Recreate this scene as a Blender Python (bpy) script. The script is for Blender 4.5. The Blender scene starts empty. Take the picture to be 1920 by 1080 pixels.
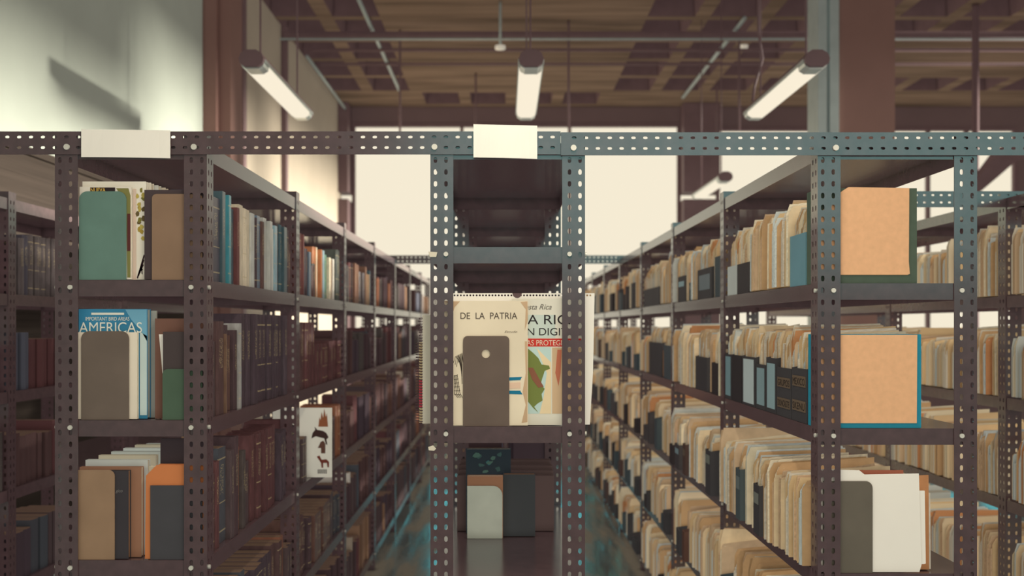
import bpy, bmesh, math, random
from mathutils import Vector, Matrix
R = random.Random(7)
SC = bpy.context.scene
COL = SC.collection
# ------------------------------------------------------------------ measures
F = 2029.0; VX = 946.0; VY = 612.0        # focal length and vanishing point of the photograph, in pixels
E = 1.467; Y0 = 2.84; S = 1.4e-3; BAY = 1.22   # eye height, distance of the shelf fronts, metres per pixel there, bay length
def fx(p): return (p - VX) * S
def fz(p): return E + (VY - p) * S
def X(p, y): return (p - VX) * y / F
def Z(p, y): return E + (VY - p) * y / F
def lin(v):
    v /= 255.0
    return v / 12.92 if v <= .04045 else ((v + .055) / 1.055) ** 2.4
def rgb(r, g, b, k=1.0): return (lin(r) * k, lin(g) * k, lin(b) * k, 1)

# ------------------------------------------------------------------ materials
def new_mat(name):
    m = bpy.data.materials.new(name); m.use_nodes = True
    return m, m.node_tree.nodes, m.node_tree.links, m.node_tree.nodes['Principled BSDF']
def mat(name, col, rough=.6, metal=0.0, spec=.3, var=.12, scale=8.0, stretch=(1, 1, 1), tint=None, bump=0.0, coords='Object'):
    m, N, L, B = new_mat(name)
    B.inputs['Roughness'].default_value = rough; B.inputs['Metallic'].default_value = metal
    B.inputs['Specular IOR Level'].default_value = spec
    if tint: B.inputs['Specular Tint'].default_value = tint
    tc = N.new('ShaderNodeTexCoord'); mp = N.new('ShaderNodeMapping'); mp.inputs['Scale'].default_value = stretch
    nz = N.new('ShaderNodeTexNoise'); nz.inputs['Scale'].default_value = scale; nz.inputs['Detail'].default_value = 5
    L.new(tc.outputs[coords], mp.inputs['Vector']); L.new(mp.outputs['Vector'], nz.inputs['Vector'])
    mr = N.new('ShaderNodeMapRange'); mr.inputs['From Min'].default_value = .25; mr.inputs['From Max'].default_value = .75
    mr.inputs['To Min'].default_value = 1 - var; mr.inputs['To Max'].default_value = 1 + var
    L.new(nz.outputs['Fac'], mr.inputs['Value'])
    vm = N.new('ShaderNodeVectorMath'); vm.operation = 'SCALE'; vm.inputs[0].default_value = col[:3]
    L.new(mr.outputs['Result'], vm.inputs['Scale']); L.new(vm.outputs['Vector'], B.inputs['Base Color'])
    if bump:
        bp = N.new('ShaderNodeBump'); bp.inputs['Strength'].default_value = bump; bp.inputs['Distance'].default_value = .01
        L.new(nz.outputs['Fac'], bp.inputs['Height']); L.new(bp.outputs['Normal'], B.inputs['Normal'])
    return m
def mat_objcol(name, rough=.6, spec=.3, var=.2, scale=6.0, stretch=(1, 1, 1), title=False, sheets=False, wear=False):
    """One material whose colour is each object's own colour."""
    m, N, L, B = new_mat(name)
    B.inputs['Roughness'].default_value = rough; B.inputs['Specular IOR Level'].default_value = spec
    oi = N.new('ShaderNodeObjectInfo'); tc = N.new('ShaderNodeTexCoord')
    mp = N.new('ShaderNodeMapping'); mp.inputs['Scale'].default_value = stretch
    L.new(tc.outputs['Object'], mp.inputs['Vector'])
    ad = N.new('ShaderNodeVectorMath'); ad.operation = 'ADD'; L.new(mp.outputs['Vector'], ad.inputs[0])
    cx = N.new('ShaderNodeCombineXYZ')
    mu = N.new('ShaderNodeMath'); mu.operation = 'MULTIPLY'; mu.inputs[1].default_value = 37.0
    L.new(oi.outputs['Random'], mu.inputs[0])
    for s in 'XYZ': L.new(mu.outputs[0], cx.inputs[s])
    L.new(cx.outputs[0], ad.inputs[1])
    nz = N.new('ShaderNodeTexNoise'); nz.inputs['Scale'].default_value = scale; nz.inputs['Detail'].default_value = 4
    L.new(ad.outputs[0], nz.inputs['Vector'])
    mr = N.new('ShaderNodeMapRange'); mr.inputs['From Min'].default_value = .3; mr.inputs['From Max'].default_value = .7
    mr.inputs['To Min'].default_value = 1 - var; mr.inputs['To Max'].default_value = 1 + var
    L.new(nz.outputs['Fac'], mr.inputs['Value'])
    vm = N.new('ShaderNodeVectorMath'); vm.operation = 'SCALE'
    L.new(oi.outputs['Color'], vm.inputs[0]); L.new(mr.outputs['Result'], vm.inputs['Scale'])
    out = vm.outputs['Vector']
    def math_(op, a, b=None):
        n = N.new('ShaderNodeMath'); n.operation = op
        for i, v in enumerate((a, b)):
            if v is None: continue
            if isinstance(v, (int, float)): n.inputs[i].default_value = v
            else: L.new(v, n.inputs[i])
        return n.outputs[0]
    if title:
        sp = N.new('ShaderNodeSeparateXYZ'); L.new(tc.outputs['Object'], sp.inputs[0])
        z = sp.outputs['Z']; y = sp.outputs['Y']
        onspine = math_('GREATER_THAN', sp.outputs['X'], -.03)
        b1 = math_('LESS_THAN', math_('ABSOLUTE', math_('SUBTRACT', z, .88)), .008)
        b2 = math_('LESS_THAN', math_('ABSOLUTE', math_('SUBTRACT', z, .12)), .008)
        b3 = math_('LESS_THAN', math_('ABSOLUTE', math_('SUBTRACT', z, .42)), .006)
        bands = math_('MULTIPLY', math_('MAXIMUM', b1, math_('MAXIMUM', b2, b3)), math_('GREATER_THAN', oi.outputs['Random'], .55))
        n2 = N.new('ShaderNodeTexNoise'); n2.inputs['Scale'].default_value = 1.0; n2.inputs['Detail'].default_value = 1
        m2 = N.new('ShaderNodeMapping'); m2.inputs['Scale'].default_value = (0, 9, 70); L.new(tc.outputs['Object'], m2.inputs['Vector'])
        a2 = N.new('ShaderNodeVectorMath'); a2.operation = 'ADD'; L.new(m2.outputs[0], a2.inputs[0]); L.new(cx.outputs[0], a2.inputs[1])
        L.new(a2.outputs[0], n2.inputs['Vector'])
        ink = math_('GREATER_THAN', n2.outputs['Fac'], .56)
        inz = math_('LESS_THAN', math_('ABSOLUTE', math_('SUBTRACT', z, .66)), .16)
        iny = math_('LESS_THAN', math_('ABSOLUTE', math_('SUBTRACT', y, .5)), .24)
        ttl = math_('MULTIPLY', math_('MULTIPLY', ink, inz), iny)
        k = math_('MULTIPLY', math_('MULTIPLY', math_('MAXIMUM', bands, ttl), onspine), .55)
        mx = N.new('ShaderNodeMix'); mx.data_type = 'RGBA'; L.new(k, mx.inputs[0]); L.new(out, mx.inputs[6]); mx.inputs[7].default_value = rgb(196, 176, 130)
        out = mx.outputs[2]
    if sheets:
        wv = N.new('ShaderNodeTexNoise'); wv.inputs['Scale'].default_value = 1.0; wv.inputs['Detail'].default_value = 2
        m3 = N.new('ShaderNodeMapping'); m3.inputs['Scale'].default_value = (.5, 500, .6); L.new(tc.outputs['Object'], m3.inputs['Vector'])
        L.new(m3.outputs[0], wv.inputs['Vector'])
        r3 = N.new('ShaderNodeMapRange'); r3.inputs['From Min'].default_value = .35; r3.inputs['From Max'].default_value = .65
        r3.inputs['To Min'].default_value = .55; r3.inputs['To Max'].default_value = 1.05; L.new(wv.outputs['Fac'], r3.inputs['Value'])
        v3 = N.new('ShaderNodeVectorMath'); v3.operation = 'SCALE'; L.new(out, v3.inputs[0]); L.new(r3.outputs[0], v3.inputs['Scale'])
        out = v3.outputs[0]
    L.new(out, B.inputs['Base Color'])
    return m
def emit(name, col, strength, spots=None):
    m, N, L, B = new_mat(name)
    N.remove(B); e = N.new('ShaderNodeEmission'); e.inputs['Color'].default_value = col; e.inputs['Strength'].default_value = strength
    L.new(e.outputs[0], N['Material Output'].inputs['Surface'])
    return m

def floor_mat():
    m, N, L, B = new_mat('polished_floor'); N.remove(B)
    tc = N.new('ShaderNodeTexCoord'); mp = N.new('ShaderNodeMapping'); mp.inputs['Scale'].default_value = (3.5, .5, 1)
    nz = N.new('ShaderNodeTexNoise'); nz.inputs['Scale'].default_value = 2.0; nz.inputs['Detail'].default_value = 4
    L.new(tc.outputs['Object'], mp.inputs[0]); L.new(mp.outputs[0], nz.inputs['Vector'])
    d = N.new('ShaderNodeBsdfDiffuse'); g = N.new('ShaderNodeBsdfGlossy'); mx = N.new('ShaderNodeMixShader')
    cr = N.new('ShaderNodeMix'); cr.data_type = 'RGBA'; L.new(nz.outputs['Fac'], cr.inputs[0]); cr.inputs[6].default_value = (.16, .12, .085, 1); cr.inputs[7].default_value = (.28, .24, .17, 1); L.new(cr.outputs[2], d.inputs['Color'])
    g.inputs['Color'].default_value = (.12, .72, 1, 1)
    r = N.new('ShaderNodeMapRange'); L.new(nz.outputs['Fac'], r.inputs['Value']); r.inputs['From Min'].default_value = .35; r.inputs['From Max'].default_value = .65; r.inputs['To Min'].default_value = .08; r.inputs['To Max'].default_value = .3
    L.new(r.outputs[0], g.inputs['Roughness'])
    f = N.new('ShaderNodeMapRange'); L.new(nz.outputs['Fac'], f.inputs['Value']); f.inputs['From Min'].default_value = .42; f.inputs['From Max'].default_value = .6; f.inputs['To Min'].default_value = .55; f.inputs['To Max'].default_value = .04
    L.new(f.outputs[0], mx.inputs[0]); L.new(d.outputs[0], mx.inputs[1]); L.new(g.outputs[0], mx.inputs[2]); L.new(mx.outputs[0], N['Material Output'].inputs['Surface'])
    return m
CREAM = (.90, .815, .64, 1)
M = {}
M['steel'] = mat('charcoal_enamel', (.108, .062, .063), rough=.19, spec=.9, var=.15, scale=30, tint=(.28, .95, 1, 1))
M['bolt'] = mat('zinc_bolt', rgb(225, 222, 205), rough=.4, metal=.3, var=.1)
M['paper'] = mat('white_paper', (.97, .91, .77), rough=.8, spec=.1, var=.02)
M['board'] = mat('orange_fibreboard', rgb(240, 186, 138), rough=.8, spec=.1, var=.06, scale=60)
M['greenbox'] = mat('dark_green_cloth', rgb(84, 98, 82), rough=.7, var=.08, scale=40)
M['tealbox'] = mat('teal_cloth', rgb(40, 140, 160), rough=.6, var=.06, scale=40)
M['cloth'] = mat_objcol('book_cloth', rough=.5, spec=.35, var=.18, title=True)
M['gloss'] = mat_objcol('glossy_cover', rough=.28, spec=.5, var=.12, title=True)
M['pages'] = mat_objcol('page_edges', rough=.9, spec=.05, var=.06, sheets=True)
M['manila'] = mat_objcol('manila_card', rough=.8, spec=.1, var=.08, scale=9)
M['sheet'] = mat_objcol('paper_sheets', rough=.85, spec=.08, var=.16, scale=9, stretch=(1, 30, 1))
M['flat'] = mat_objcol('painted_flat', rough=.6, spec=.2, var=.06)
M['enamel'] = mat_objcol('painted_metal', rough=.45, spec=.4, var=.08, scale=12)
M['wall'] = mat('wall_paint', (.34, .36, .3), rough=.7, spec=.15, var=.04, scale=3)
M['pillar'] = mat('brown_paint', (.185, .102, .082), rough=.6, spec=.2, var=.05, scale=3)
M['galv'] = mat('galvanised_channel', rgb(170, 180, 175), rough=.45, metal=.5, var=.08)
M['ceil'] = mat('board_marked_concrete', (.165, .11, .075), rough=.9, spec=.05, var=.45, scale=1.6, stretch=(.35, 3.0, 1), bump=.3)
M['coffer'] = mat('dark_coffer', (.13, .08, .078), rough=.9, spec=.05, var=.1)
M['floor'] = floor_mat()
M['dark'] = mat('dark_metal', (.13, .08, .08), rough=.5, spec=.3, var=.08)
M['farwall'] = mat('dull_brown_far_wall', (.135, .088, .084), rough=.7, spec=.15, var=.06, scale=2)
M['silver'] = mat('silver_reflector', rgb(200, 208, 200), rough=.3, metal=.6, var=.03)
M['glass'] = emit('bright_sky_pane', CREAM, 1.02)
M['tube'] = emit('lamp_diffuser_glow', (.94, .84, .66, 1), 1.02)
M['slat'] = mat('brown_boarding', (.036, .027, .021), rough=.8, spec=.1, var=.25, scale=4, stretch=(1, .2, 12))  # boarding colour darkened to carry the shade that lies on it

# ------------------------------------------------------------------ mesh helpers
class MB:
    def __init__(s): s.v = []; s.f = []
    def add(s, vs, fs):
        o = len(s.v); s.v += [tuple(v) for v in vs]; s.f += [tuple(i + o for i in f) for f in fs]
    def box(s, a, b):
        (x0, y0, z0), (x1, y1, z1) = a, b
        s.add([(x0, y0, z0), (x1, y0, z0), (x1, y1, z0), (x0, y1, z0), (x0, y0, z1), (x1, y0, z1), (x1, y1, z1), (x0, y1, z1)],
              [(0, 3, 2, 1), (4, 5, 6, 7), (0, 1, 5, 4), (1, 2, 6, 5), (2, 3, 7, 6), (3, 0, 4, 7)])
    def extrude(s, pts, o, u, v, n):
        """polygon pts (u,v pairs, anticlockwise) swept along the vector n"""
        o, u, v, n = map(Vector, (o, u, v, n)); k = len(pts)
        b = [o + u * p[0] + v * p[1] for p in pts]
        s.add(b + [p + n for p in b], [tuple(reversed(range(k))), tuple(range(k, 2 * k))] + [(i, (i + 1) % k, k + (i + 1) % k, k + i) for i in range(k)])
    def tube(s, pts, r, k=8):
        pts = [Vector(p) for p in pts]; rings = []
        for i, p in enumerate(pts):
            d = (pts[min(i + 1, len(pts) - 1)] - pts[max(i - 1, 0)]).normalized()
            a = d.cross(Vector((0, 0, 1)) if abs(d.z) < .9 else Vector((1, 0, 0))).normalized(); b = d.cross(a)
            rings.append([p + (a * math.cos(t) + b * math.sin(t)) * r for t in [2 * math.pi * j / k for j in range(k)]])
        vs = [v for q in rings for v in q]; fs = []
        for i in range(len(pts) - 1):
            for j in range(k): fs.append((i * k + j, i * k + (j + 1) % k, (i + 1) * k + (j + 1) % k, (i + 1) * k + j))
        fs += [tuple(reversed(range(k))), tuple(range((len(pts) - 1) * k, len(pts) * k))]
        s.add(vs, fs)
    def disc(s, c, n, r, h, k=12):
        c, n = Vector(c), Vector(n).normalized(); s.tube([c, c + n * h], r, k)
    def perf(s, o, u, v, n, w, L, cols, pitch, hu, hv, phase):
        """slotted plate: width w along u, length L along v, thickness vector n, rows of slots at the fractions cols"""
        o, u, v, n = map(Vector, (o, u, v, n))
        bu = [0] + [(cols[i] + cols[i + 1]) / 2 * w for i in range(len(cols) - 1)] + [w]
        t = -phase; rows = []
        while t < L:
            a, b = max(t, 0), min(t + pitch, L)
            if b - a > 1e-5: rows.append((a, b, (t + pitch / 2) if (a == t and t + pitch <= L) else None))
            t += pitch
        for a, b, mid in rows:
            for i, c in enumerate(cols):
                u0, u1 = bu[i], bu[i + 1]
                if mid is None:
                    q = [o + u * x + v * y for x, y in ((u0, a), (u1, a), (u1, b), (u0, b))]
                    s.add(q + [p + n for p in q], [(3, 2, 1, 0), (4, 5, 6, 7)]); continue
                cs = [(u0, a), (u1, a), (u1, b), (u0, b)]; out = []; inn = []
                cu = c * w
                for j in range(4):
                    p, q = cs[j], cs[(j + 1) % 4]
                    for k in (0, 1 / 3, 2 / 3): out.append((p[0] + (q[0] - p[0]) * k, p[1] + (q[1] - p[1]) * k))
                for (x, y) in out:
                    th = math.atan2((y - (a + b) / 2) / ((b - a) / 2), (x - (u0 + u1) / 2) / ((u1 - u0) / 2))
                    cc, ss = math.cos(th), math.sin(th)
                    r = (abs(cc) ** 3 + abs(ss) ** 3) ** (-1 / 3)
                    inn.append((cu + hu * cc * r, mid + hv * ss * r))
                O = [o + u * x + v * y for x, y in out]; I = [o + u * x + v * y for x, y in inn]
                vs = O + I + [p + n for p in O] + [p + n for p in I]; fs = []
                for k in range(12):
                    k2 = (k + 1) % 12
                    fs += [(k2, k, 12 + k, 12 + k2), (24 + k, 24 + k2, 36 + k2, 36 + k), (12 + k, 36 + k, 36 + k2, 12 + k2)]
                s.add(vs, fs)
        q = [o, o + u * w, o + u * w + v * L, o + v * L]
        s.add(q + [p + n for p in q], [(0, 1, 5, 4), (1, 2, 6, 5), (2, 3, 7, 6), (3, 0, 4, 7)])
    def mesh(s, name):
        m = bpy.data.meshes.new(name); m.from_pydata(s.v, [], s.f); m.update(); return m
    def obj(s, name, m, parent=None, smooth=False, color=None):
        return link(name, s.mesh(name), m, parent, smooth, color)
def link(name, me, m, parent=None, smooth=False, color=None):
    o = bpy.data.objects.new(name, me); COL.objects.link(o)
    if m is not None and not me.materials: me.materials.append(m)
    if parent is not None: o.parent = parent
    if smooth:
        for p in me.polygons: p.use_smooth = True
    if color: o.color = color
    return o
def tag(o, label, cat, group=None, kind=None):
    if label: o['label'] = label
    if cat: o['category'] = cat
    if group: o['group'] = group
    if kind: o['kind'] = kind
    return o
def thing(name, label, cat, loc=(0, 0, 0), group=None, rz=0):
    o = bpy.data.objects.new(name, None); COL.objects.link(o); o.location = loc; o.rotation_euler = (0, 0, rz)
    o.empty_display_size = .05
    return tag(o, label, cat, group)
def struct(o): o['kind'] = 'structure'; return o
def dup(root):
    r = root.copy(); COL.objects.link(r)
    for ch in root.children:
        c = ch.copy(); COL.objects.link(c); c.parent = r
    return r
def rounded(w, h, r, corners=(1, 1), seg=6):
    """plate outline 0..w x 0..h, top corners rounded (left, right)"""
    p = [(0, 0), (w, 0)]
    if corners[1]: p += [(w - r + r * math.cos(a), h - r + r * math.sin(a)) for a in [i * math.pi / 2 / seg for i in range(seg + 1)]]
    else: p.append((w, h))
    if corners[0]: p += [(r + r * math.cos(a), h - r + r * math.sin(a)) for a in [math.pi / 2 + i * math.pi / 2 / seg for i in range(seg + 1)]]
    else: p.append((0, h))
    return p
def filled(pts, hole, o, u, v, n, name):
    """plate with one round hole (hole = cu, cv, r)"""
    o, u, v, n = map(Vector, (o, u, v, n)); bm = bmesh.new(); ed = []
    for ring in (pts, [(hole[0] + hole[2] * math.cos(2 * math.pi * i / 20), hole[1] + hole[2] * math.sin(2 * math.pi * i / 20)) for i in range(20)]):
        vs = [bm.verts.new(o + u * a + v * b) for a, b in ring]
        ed += [bm.edges.new((vs[i], vs[(i + 1) % len(vs)])) for i in range(len(vs))]
    g = bmesh.ops.triangle_fill(bm, use_beauty=True, edges=ed)
    fs = [f for f in g['geom'] if isinstance(f, bmesh.types.BMFace)]
    ex = bmesh.ops.extrude_face_region(bm, geom=fs)
    bmesh.ops.translate(bm, vec=n, verts=[x for x in ex['geom'] if isinstance(x, bmesh.types.BMVert)])
    bmesh.ops.recalc_face_normals(bm, faces=bm.faces)
    me = bpy.data.meshes.new(name); bm.to_mesh(me); bm.free(); return me
def lettering(name, body, x0, z0, w, h, y, col, parent, facing='front', shear=0.0):
    """raised lettering fitted to a w x h box; its lower left corner at x0, z0 on the plane y (facing -Y)"""
    cu = bpy.data.curves.new('lettering', 'FONT'); cu.body = body; cu.extrude = 0.0; cu.shear = shear
    t = bpy.data.objects.new('lettering', cu); COL.objects.link(t)
    bpy.context.view_layer.update()
    me = bpy.data.meshes.new_from_object(t.evaluated_get(bpy.context.evaluated_depsgraph_get()))
    bpy.data.objects.remove(t); bpy.data.curves.remove(cu)
    xs = [v.co.x for v in me.vertices]; ys = [v.co.y for v in me.vertices]
    ax, ay = min(xs), min(ys); kx = w / (max(xs) - ax); ky = h / (max(ys) - ay)
    for v in me.vertices:
        a, b = (v.co.x - ax) * kx, (v.co.y - ay) * ky
        if facing == 'front': v.co = (x0 + a, y, z0 + b)
        else: v.co = (y, x0 - a, z0 + b)          # facing -X: runs along -Y
    me.materials.clear()
    return link(name, me, M['flat'], parent, color=col)
def patch(name, pts, y, col, parent, px=True, th=.0006):
    """thin printed or glued shape; pts are photo pixels measured at the shelf fronts"""
    mb = MB(); q = [(fx(a), fz(b)) for a, b in pts] if px else pts
    ar = sum(q[i][0] * q[(i + 1) % len(q)][1] - q[(i + 1) % len(q)][0] * q[i][1] for i in range(len(q)))
    if ar < 0: q = q[::-1]
    mb.extrude(q, (0, y, 0), (1, 0, 0), (0, 0, 1), (0, th, 0))
    return mb.obj(name, M['flat'], parent, color=col)
def rect(a, b, c, d): return [(a, d), (c, d), (c, b), (a, b)]

def lamp_area(name, loc, to, sx, sy, power, col):
    d = bpy.data.lights.new(name, 'AREA'); d.shape = 'RECTANGLE'; d.size = sx; d.size_y = sy; d.energy = power; d.color = col
    o = bpy.data.objects.new(name, d); COL.objects.link(o); o.location = loc
    o.rotation_euler = (Vector(to) - Vector(loc)).to_track_quat('-Z', 'Y').to_euler(); return o
# ------------------------------------------------------------------ camera
cam = bpy.data.cameras.new('camera'); co = bpy.data.objects.new('camera', cam); COL.objects.link(co)
co.location = (0, 0, E); co.rotation_euler = (math.pi / 2, 0, 0)
cam.sensor_width = 36; cam.lens = F * 36 / 1920; cam.shift_x = (960 - VX) / 1920; cam.shift_y = (VY - 540) / 1920
cam.clip_start = .05; cam.dof.use_dof = True; cam.dof.focus_distance = Y0 + .05; cam.dof.aperture_fstop = 3.2
SC.camera = co

# ------------------------------------------------------------------ room
XL, XR, YF, YB, HC = -2.53, 8.3, 16.7, -3.2, 4.86
mb = MB(); mb.box((XL - .3, YB - .3, -.2), (XR + .3, YF + .3, 0)); struct(mb.obj('floor', M['floor']))
# ceiling: a slab with sunk coffers
px, py, cw, cl = .69, .93, .52, .80
cx0, cy0 = 1.565 - 16 * px, 11.98 - 17 * py
def coffer_here(i, j):
    x = cx0 + i * px; y = cy0 + j * py
    if y > 15.3: return -1.3 < x < 1.4
    if y > 14.4: return x < -1.5 or x > 1.4
    if -1.5 < x < 1.3: return False
    return not (x > 3.4 and y > 12.4)
mb = MB(); mc = MB(); rc = random.Random(3)
nx = int((XR + .3 - cx0) / px) + 1; ny = int((YF + .3 - cy0) / py) + 1
xs0 = XL - .3; 
cells = [(i, j) for i in range(nx) for j in range(ny)]
mb.box((XL - .3, YB - .3, HC), (cx0, YF + .3, HC + .5))
for i, j in cells:
    a, b = cx0 + i * px, cy0 + j * py
    a1, b1 = min(a + px, XR + .3), min(b + py, YF + .3)
    if a1 - a < .02 or b1 - b < .02 or b1 < YB - .3: continue
    if coffer_here(i, j) and a + cw < a1 and b + cl < b1:
        x1, y1 = a + cw, b + cl; h = .34
        mb.add([(a, b, HC), (a1, b, HC), (a1, b1, HC), (a, b1, HC), (x1, b, HC), (x1, y1, HC), (a, y1, HC)], [(4, 1, 2, 3, 6, 5)])
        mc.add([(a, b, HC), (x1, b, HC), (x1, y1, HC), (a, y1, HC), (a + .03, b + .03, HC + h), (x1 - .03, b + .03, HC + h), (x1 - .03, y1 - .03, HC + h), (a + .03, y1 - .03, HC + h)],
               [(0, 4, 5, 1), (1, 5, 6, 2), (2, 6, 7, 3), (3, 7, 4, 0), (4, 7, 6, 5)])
    else:
        mb.add([(a, b, HC), (a1, b, HC), (a1, b1, HC), (a, b1, HC)], [(0, 1, 2, 3)])
mb.box((XL - .3, YB - .3, HC + .5), (XR + .3, YF + .3, HC + .6))
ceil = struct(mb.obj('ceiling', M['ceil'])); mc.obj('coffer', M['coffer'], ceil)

def wall_with_openings(name, axis, c, th, a0, a1, z1, ops, m):
    """wall along x (axis 'x', at y=c) or along y (axis 'y', at x=c), openings (a,b,zlo,zhi)"""
    w = MB()
    cuts = sorted({a0, a1} | {o[0] for o in ops} | {o[1] for o in ops})
    for p, q in zip(cuts, cuts[1:]):
        spans = sorted((o[2], o[3]) for o in ops if o[0] <= p + 1e-6 and o[1] >= q - 1e-6); z = 0
        for lo, hi in spans + [(z1, z1)]:
            if lo > z + 1e-6:
                w.box((p, c, z), (q, c + th, lo)) if axis == 'x' else w.box((c, p, z), (c + th, q, lo))
            z = max(z, hi)
    return struct(w.obj(name, m))
zt = Z(232, YF)
wa0, wa1, wb0 = X(660, YF), X(1276, YF), X(1343, YF)
wall_with_openings('wall_far', 'x', YF, .25, XL - .3, XR + .3, HC, [(wa0, wa1, .9, zt), (XL, wa0, Z(379, YF), Z(365, YF)), (wa1, wb0, Z(379, YF), Z(365, YF)), (wb0, XR - .4, .9, zt - .06)], M['farwall'])
wall_with_openings('wall_left', 'y', XL - .25, .25, YB, YF, HC, [], M['wall'])
wall_with_openings('wall_right', 'y', XR, .25, YB, YF, HC, [(4.0, 7.1, 1.0, 3.42), (7.25, 10.8, 1.0, 4.0), (11.0, 16.4, 1.0, 4.3)], M['wall'])  # unseen openings, put in with heads set to shape the sunlit wall
wall_with_openings('wall_back', 'x', YB - .25, .25, XL, XR, HC, [(-.9, 6.4, 1.9, 4.3)], M['wall'])
def far_window(n, a, b, top, muls):
    w = MB(); f = .05
    w.box((a, YF - .02, top - f), (b, YF + .06, top)); w.box((a, YF - .02, .9), (b, YF + .06, .95))
    w.box((a, YF - .02, .95), (a + f, YF + .06, top - f)); w.box((b - f, YF - .02, .95), (b, YF + .06, top - f))
    r = struct(bpy.data.objects.new('window_%d' % n, None)); COL.objects.link(r)
    w.obj('window_frame', M['dark'], r)
    for x in muls:
        k = MB(); k.box((x - .025, YF - .03, .95), (x + .025, YF + .06, top - f)); k.obj('mullion', M['dark'], r)
    p = MB(); p.box((a if n == 2 else XL, YF + .1, .9), (b if n == 2 else wb0, YF + .11, top)); p.obj('pane', M['glass'], r)
far_window(1, wa0, wa1, zt, [X(866, YF), X(1068, YF)])
far_window(2, wb0, XR - .4, zt - .06, [X(1576, YF), X(1740, YF), X(1812, YF)])
# unseen windows; those in the right wall are put in to shape the sunlight
def side_window(n, axis, c, a, b, lo, hi, m):
    r = struct(bpy.data.objects.new('window_%d' % n, None)); COL.objects.link(r)
    w = MB()
    def bx(p, q, z0, z1):
        w.box((c, p, z0), (c + .06, q, z1)) if axis == 'y' else w.box((p, c, z0), (q, c + .06, z1))
    bx(a, b, hi - .05, hi); bx(a, b, lo, lo + .05); bx(a, a + .05, lo, hi); bx(b - .05, b, lo, hi)
    w.obj('window_frame', M['dark'], r)
    for i in range(1, m):
        t = a + (b - a) * i / m; k = MB()
        k.box((c, t - .02, lo), (c + .06, t + .02, hi)) if axis == 'y' else k.box((t - .02, c, lo), (t + .02, c + .06, hi))
        k.obj('mullion', M['dark'], r)
side_window(3, 'y', XR + .1, 4.0, 7.1, 1.0, 3.42, 3)
side_window(6, 'y', XR + .1, 7.25, 10.8, 1.0, 4.0, 2)
side_window(4, 'y', XR + .1, 11.0, 16.4, 1.0, 4.3, 4)
side_window(5, 'x', YB - .15, -.9, 6.4, 1.9, 4.3, 4)
# pillars, boarding, posts on the pale wall
mb = MB(); ya = 9.07
mb.box((XL, ya, 0), (X(405, ya), ya + .55, HC)); mb.box((X(405, ya), ya + .08, 0), (X(428, ya), ya + .47, HC))
struct(mb.obj('pillar', M['pillar']))
mb = MB(); yb = 9.0
mb.box((X(1572, yb), yb, 0), (X(1678, yb), yb + .6, HC)); p = struct(mb.obj('pillar', M['pillar']))
mb = MB(); mb.box((X(1533, yb), yb - .02, 0), (X(1549, yb), yb + .3, HC)); mb.box((X(1549, yb), yb + .05, 0), (X(1555, yb), yb + .3, HC))
mb.box((X(1555, yb), yb - .02, 0), (X(1572, yb), yb + .3, HC)); mb.obj('steel_channel', M['galv'], p)
mb = MB(); 
for k in range(19):
    mb.box((XL, 3.0, .1 + k * .12), (XL + .012, 9.0, .1 + k * .12 + .1195))
mb.box((XL, 3.0, 2.37), (XL + .035, 9.0, 2.41)); struct(mb.obj('trim_1', M['slat']))
for k, (p0, p1) in enumerate(((519, 527), (438, 446))):
    yy = XL * F / (p1 - VX); mb = MB(); mb.box((XL, yy - .06, 0), (XL + .07, yy + .06, HC)); struct(mb.obj('trim_%d' % (k + 2), M['dark']))
mb = MB(); mb.box((X(637, YF), YF - .35, 0), (X(658, YF), YF, Z(380, YF) + .02)); mb.box((X(637, YF), YF - .35, Z(364, YF)), (X(658, YF), YF, HC)); struct(mb.obj('trim_4', M['dark']))
mb = MB(); mb.box((X(1276, YF), YF - .3, 0), (X(1343, YF), YF, Z(380, YF) + .02)); mb.box((X(1276, YF), YF - .3, Z(364, YF)), (X(1343, YF), YF, HC)); struct(mb.obj('trim_5', M['dark']))
mb = MB(); mb.tube([(X(1829, 11.4), 11.4, 0), (X(1829, 11.4), 11.4, HC)], .036, 10)
tag(mb.obj('steel_pole', M['dark'], smooth=True), 'slim dark steel pole rising to the ceiling beside the thick brown pillar', 'pole', kind='thing')

M['brownwall'] = mat('warm_brown_wall_panel', (.33, .275, .205), rough=.6, spec=.2, var=.05, scale=2)
mb = MB(); mb.box((XL, 9.62, 0), (XL + .012, YF, HC)); struct(mb.obj('trim_6', M['brownwall']))  # thin panel over the far part of the left wall, browner than the rest
mb = MB(); yq = 11.0
mb.extrude([(X(a, yq), Z(b, yq)) for a, b in ((1826, 366), (1840, 358), (1872, 331), (1905, 302), (1960, 285), (1960, 250), (1880, 274), (1852, 312), (1826, 340))], (0, yq, 0), (1, 0, 0), (0, 0, 1), (0, .2, 0))
mb.box((X(1940, yq), yq, 0), (X(1975, yq), yq + .2, HC))
tag(mb.obj('steel_brace', M['dark']), 'dark sloping steel brace before the bright windows above the farther folder row', 'brace')
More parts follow.
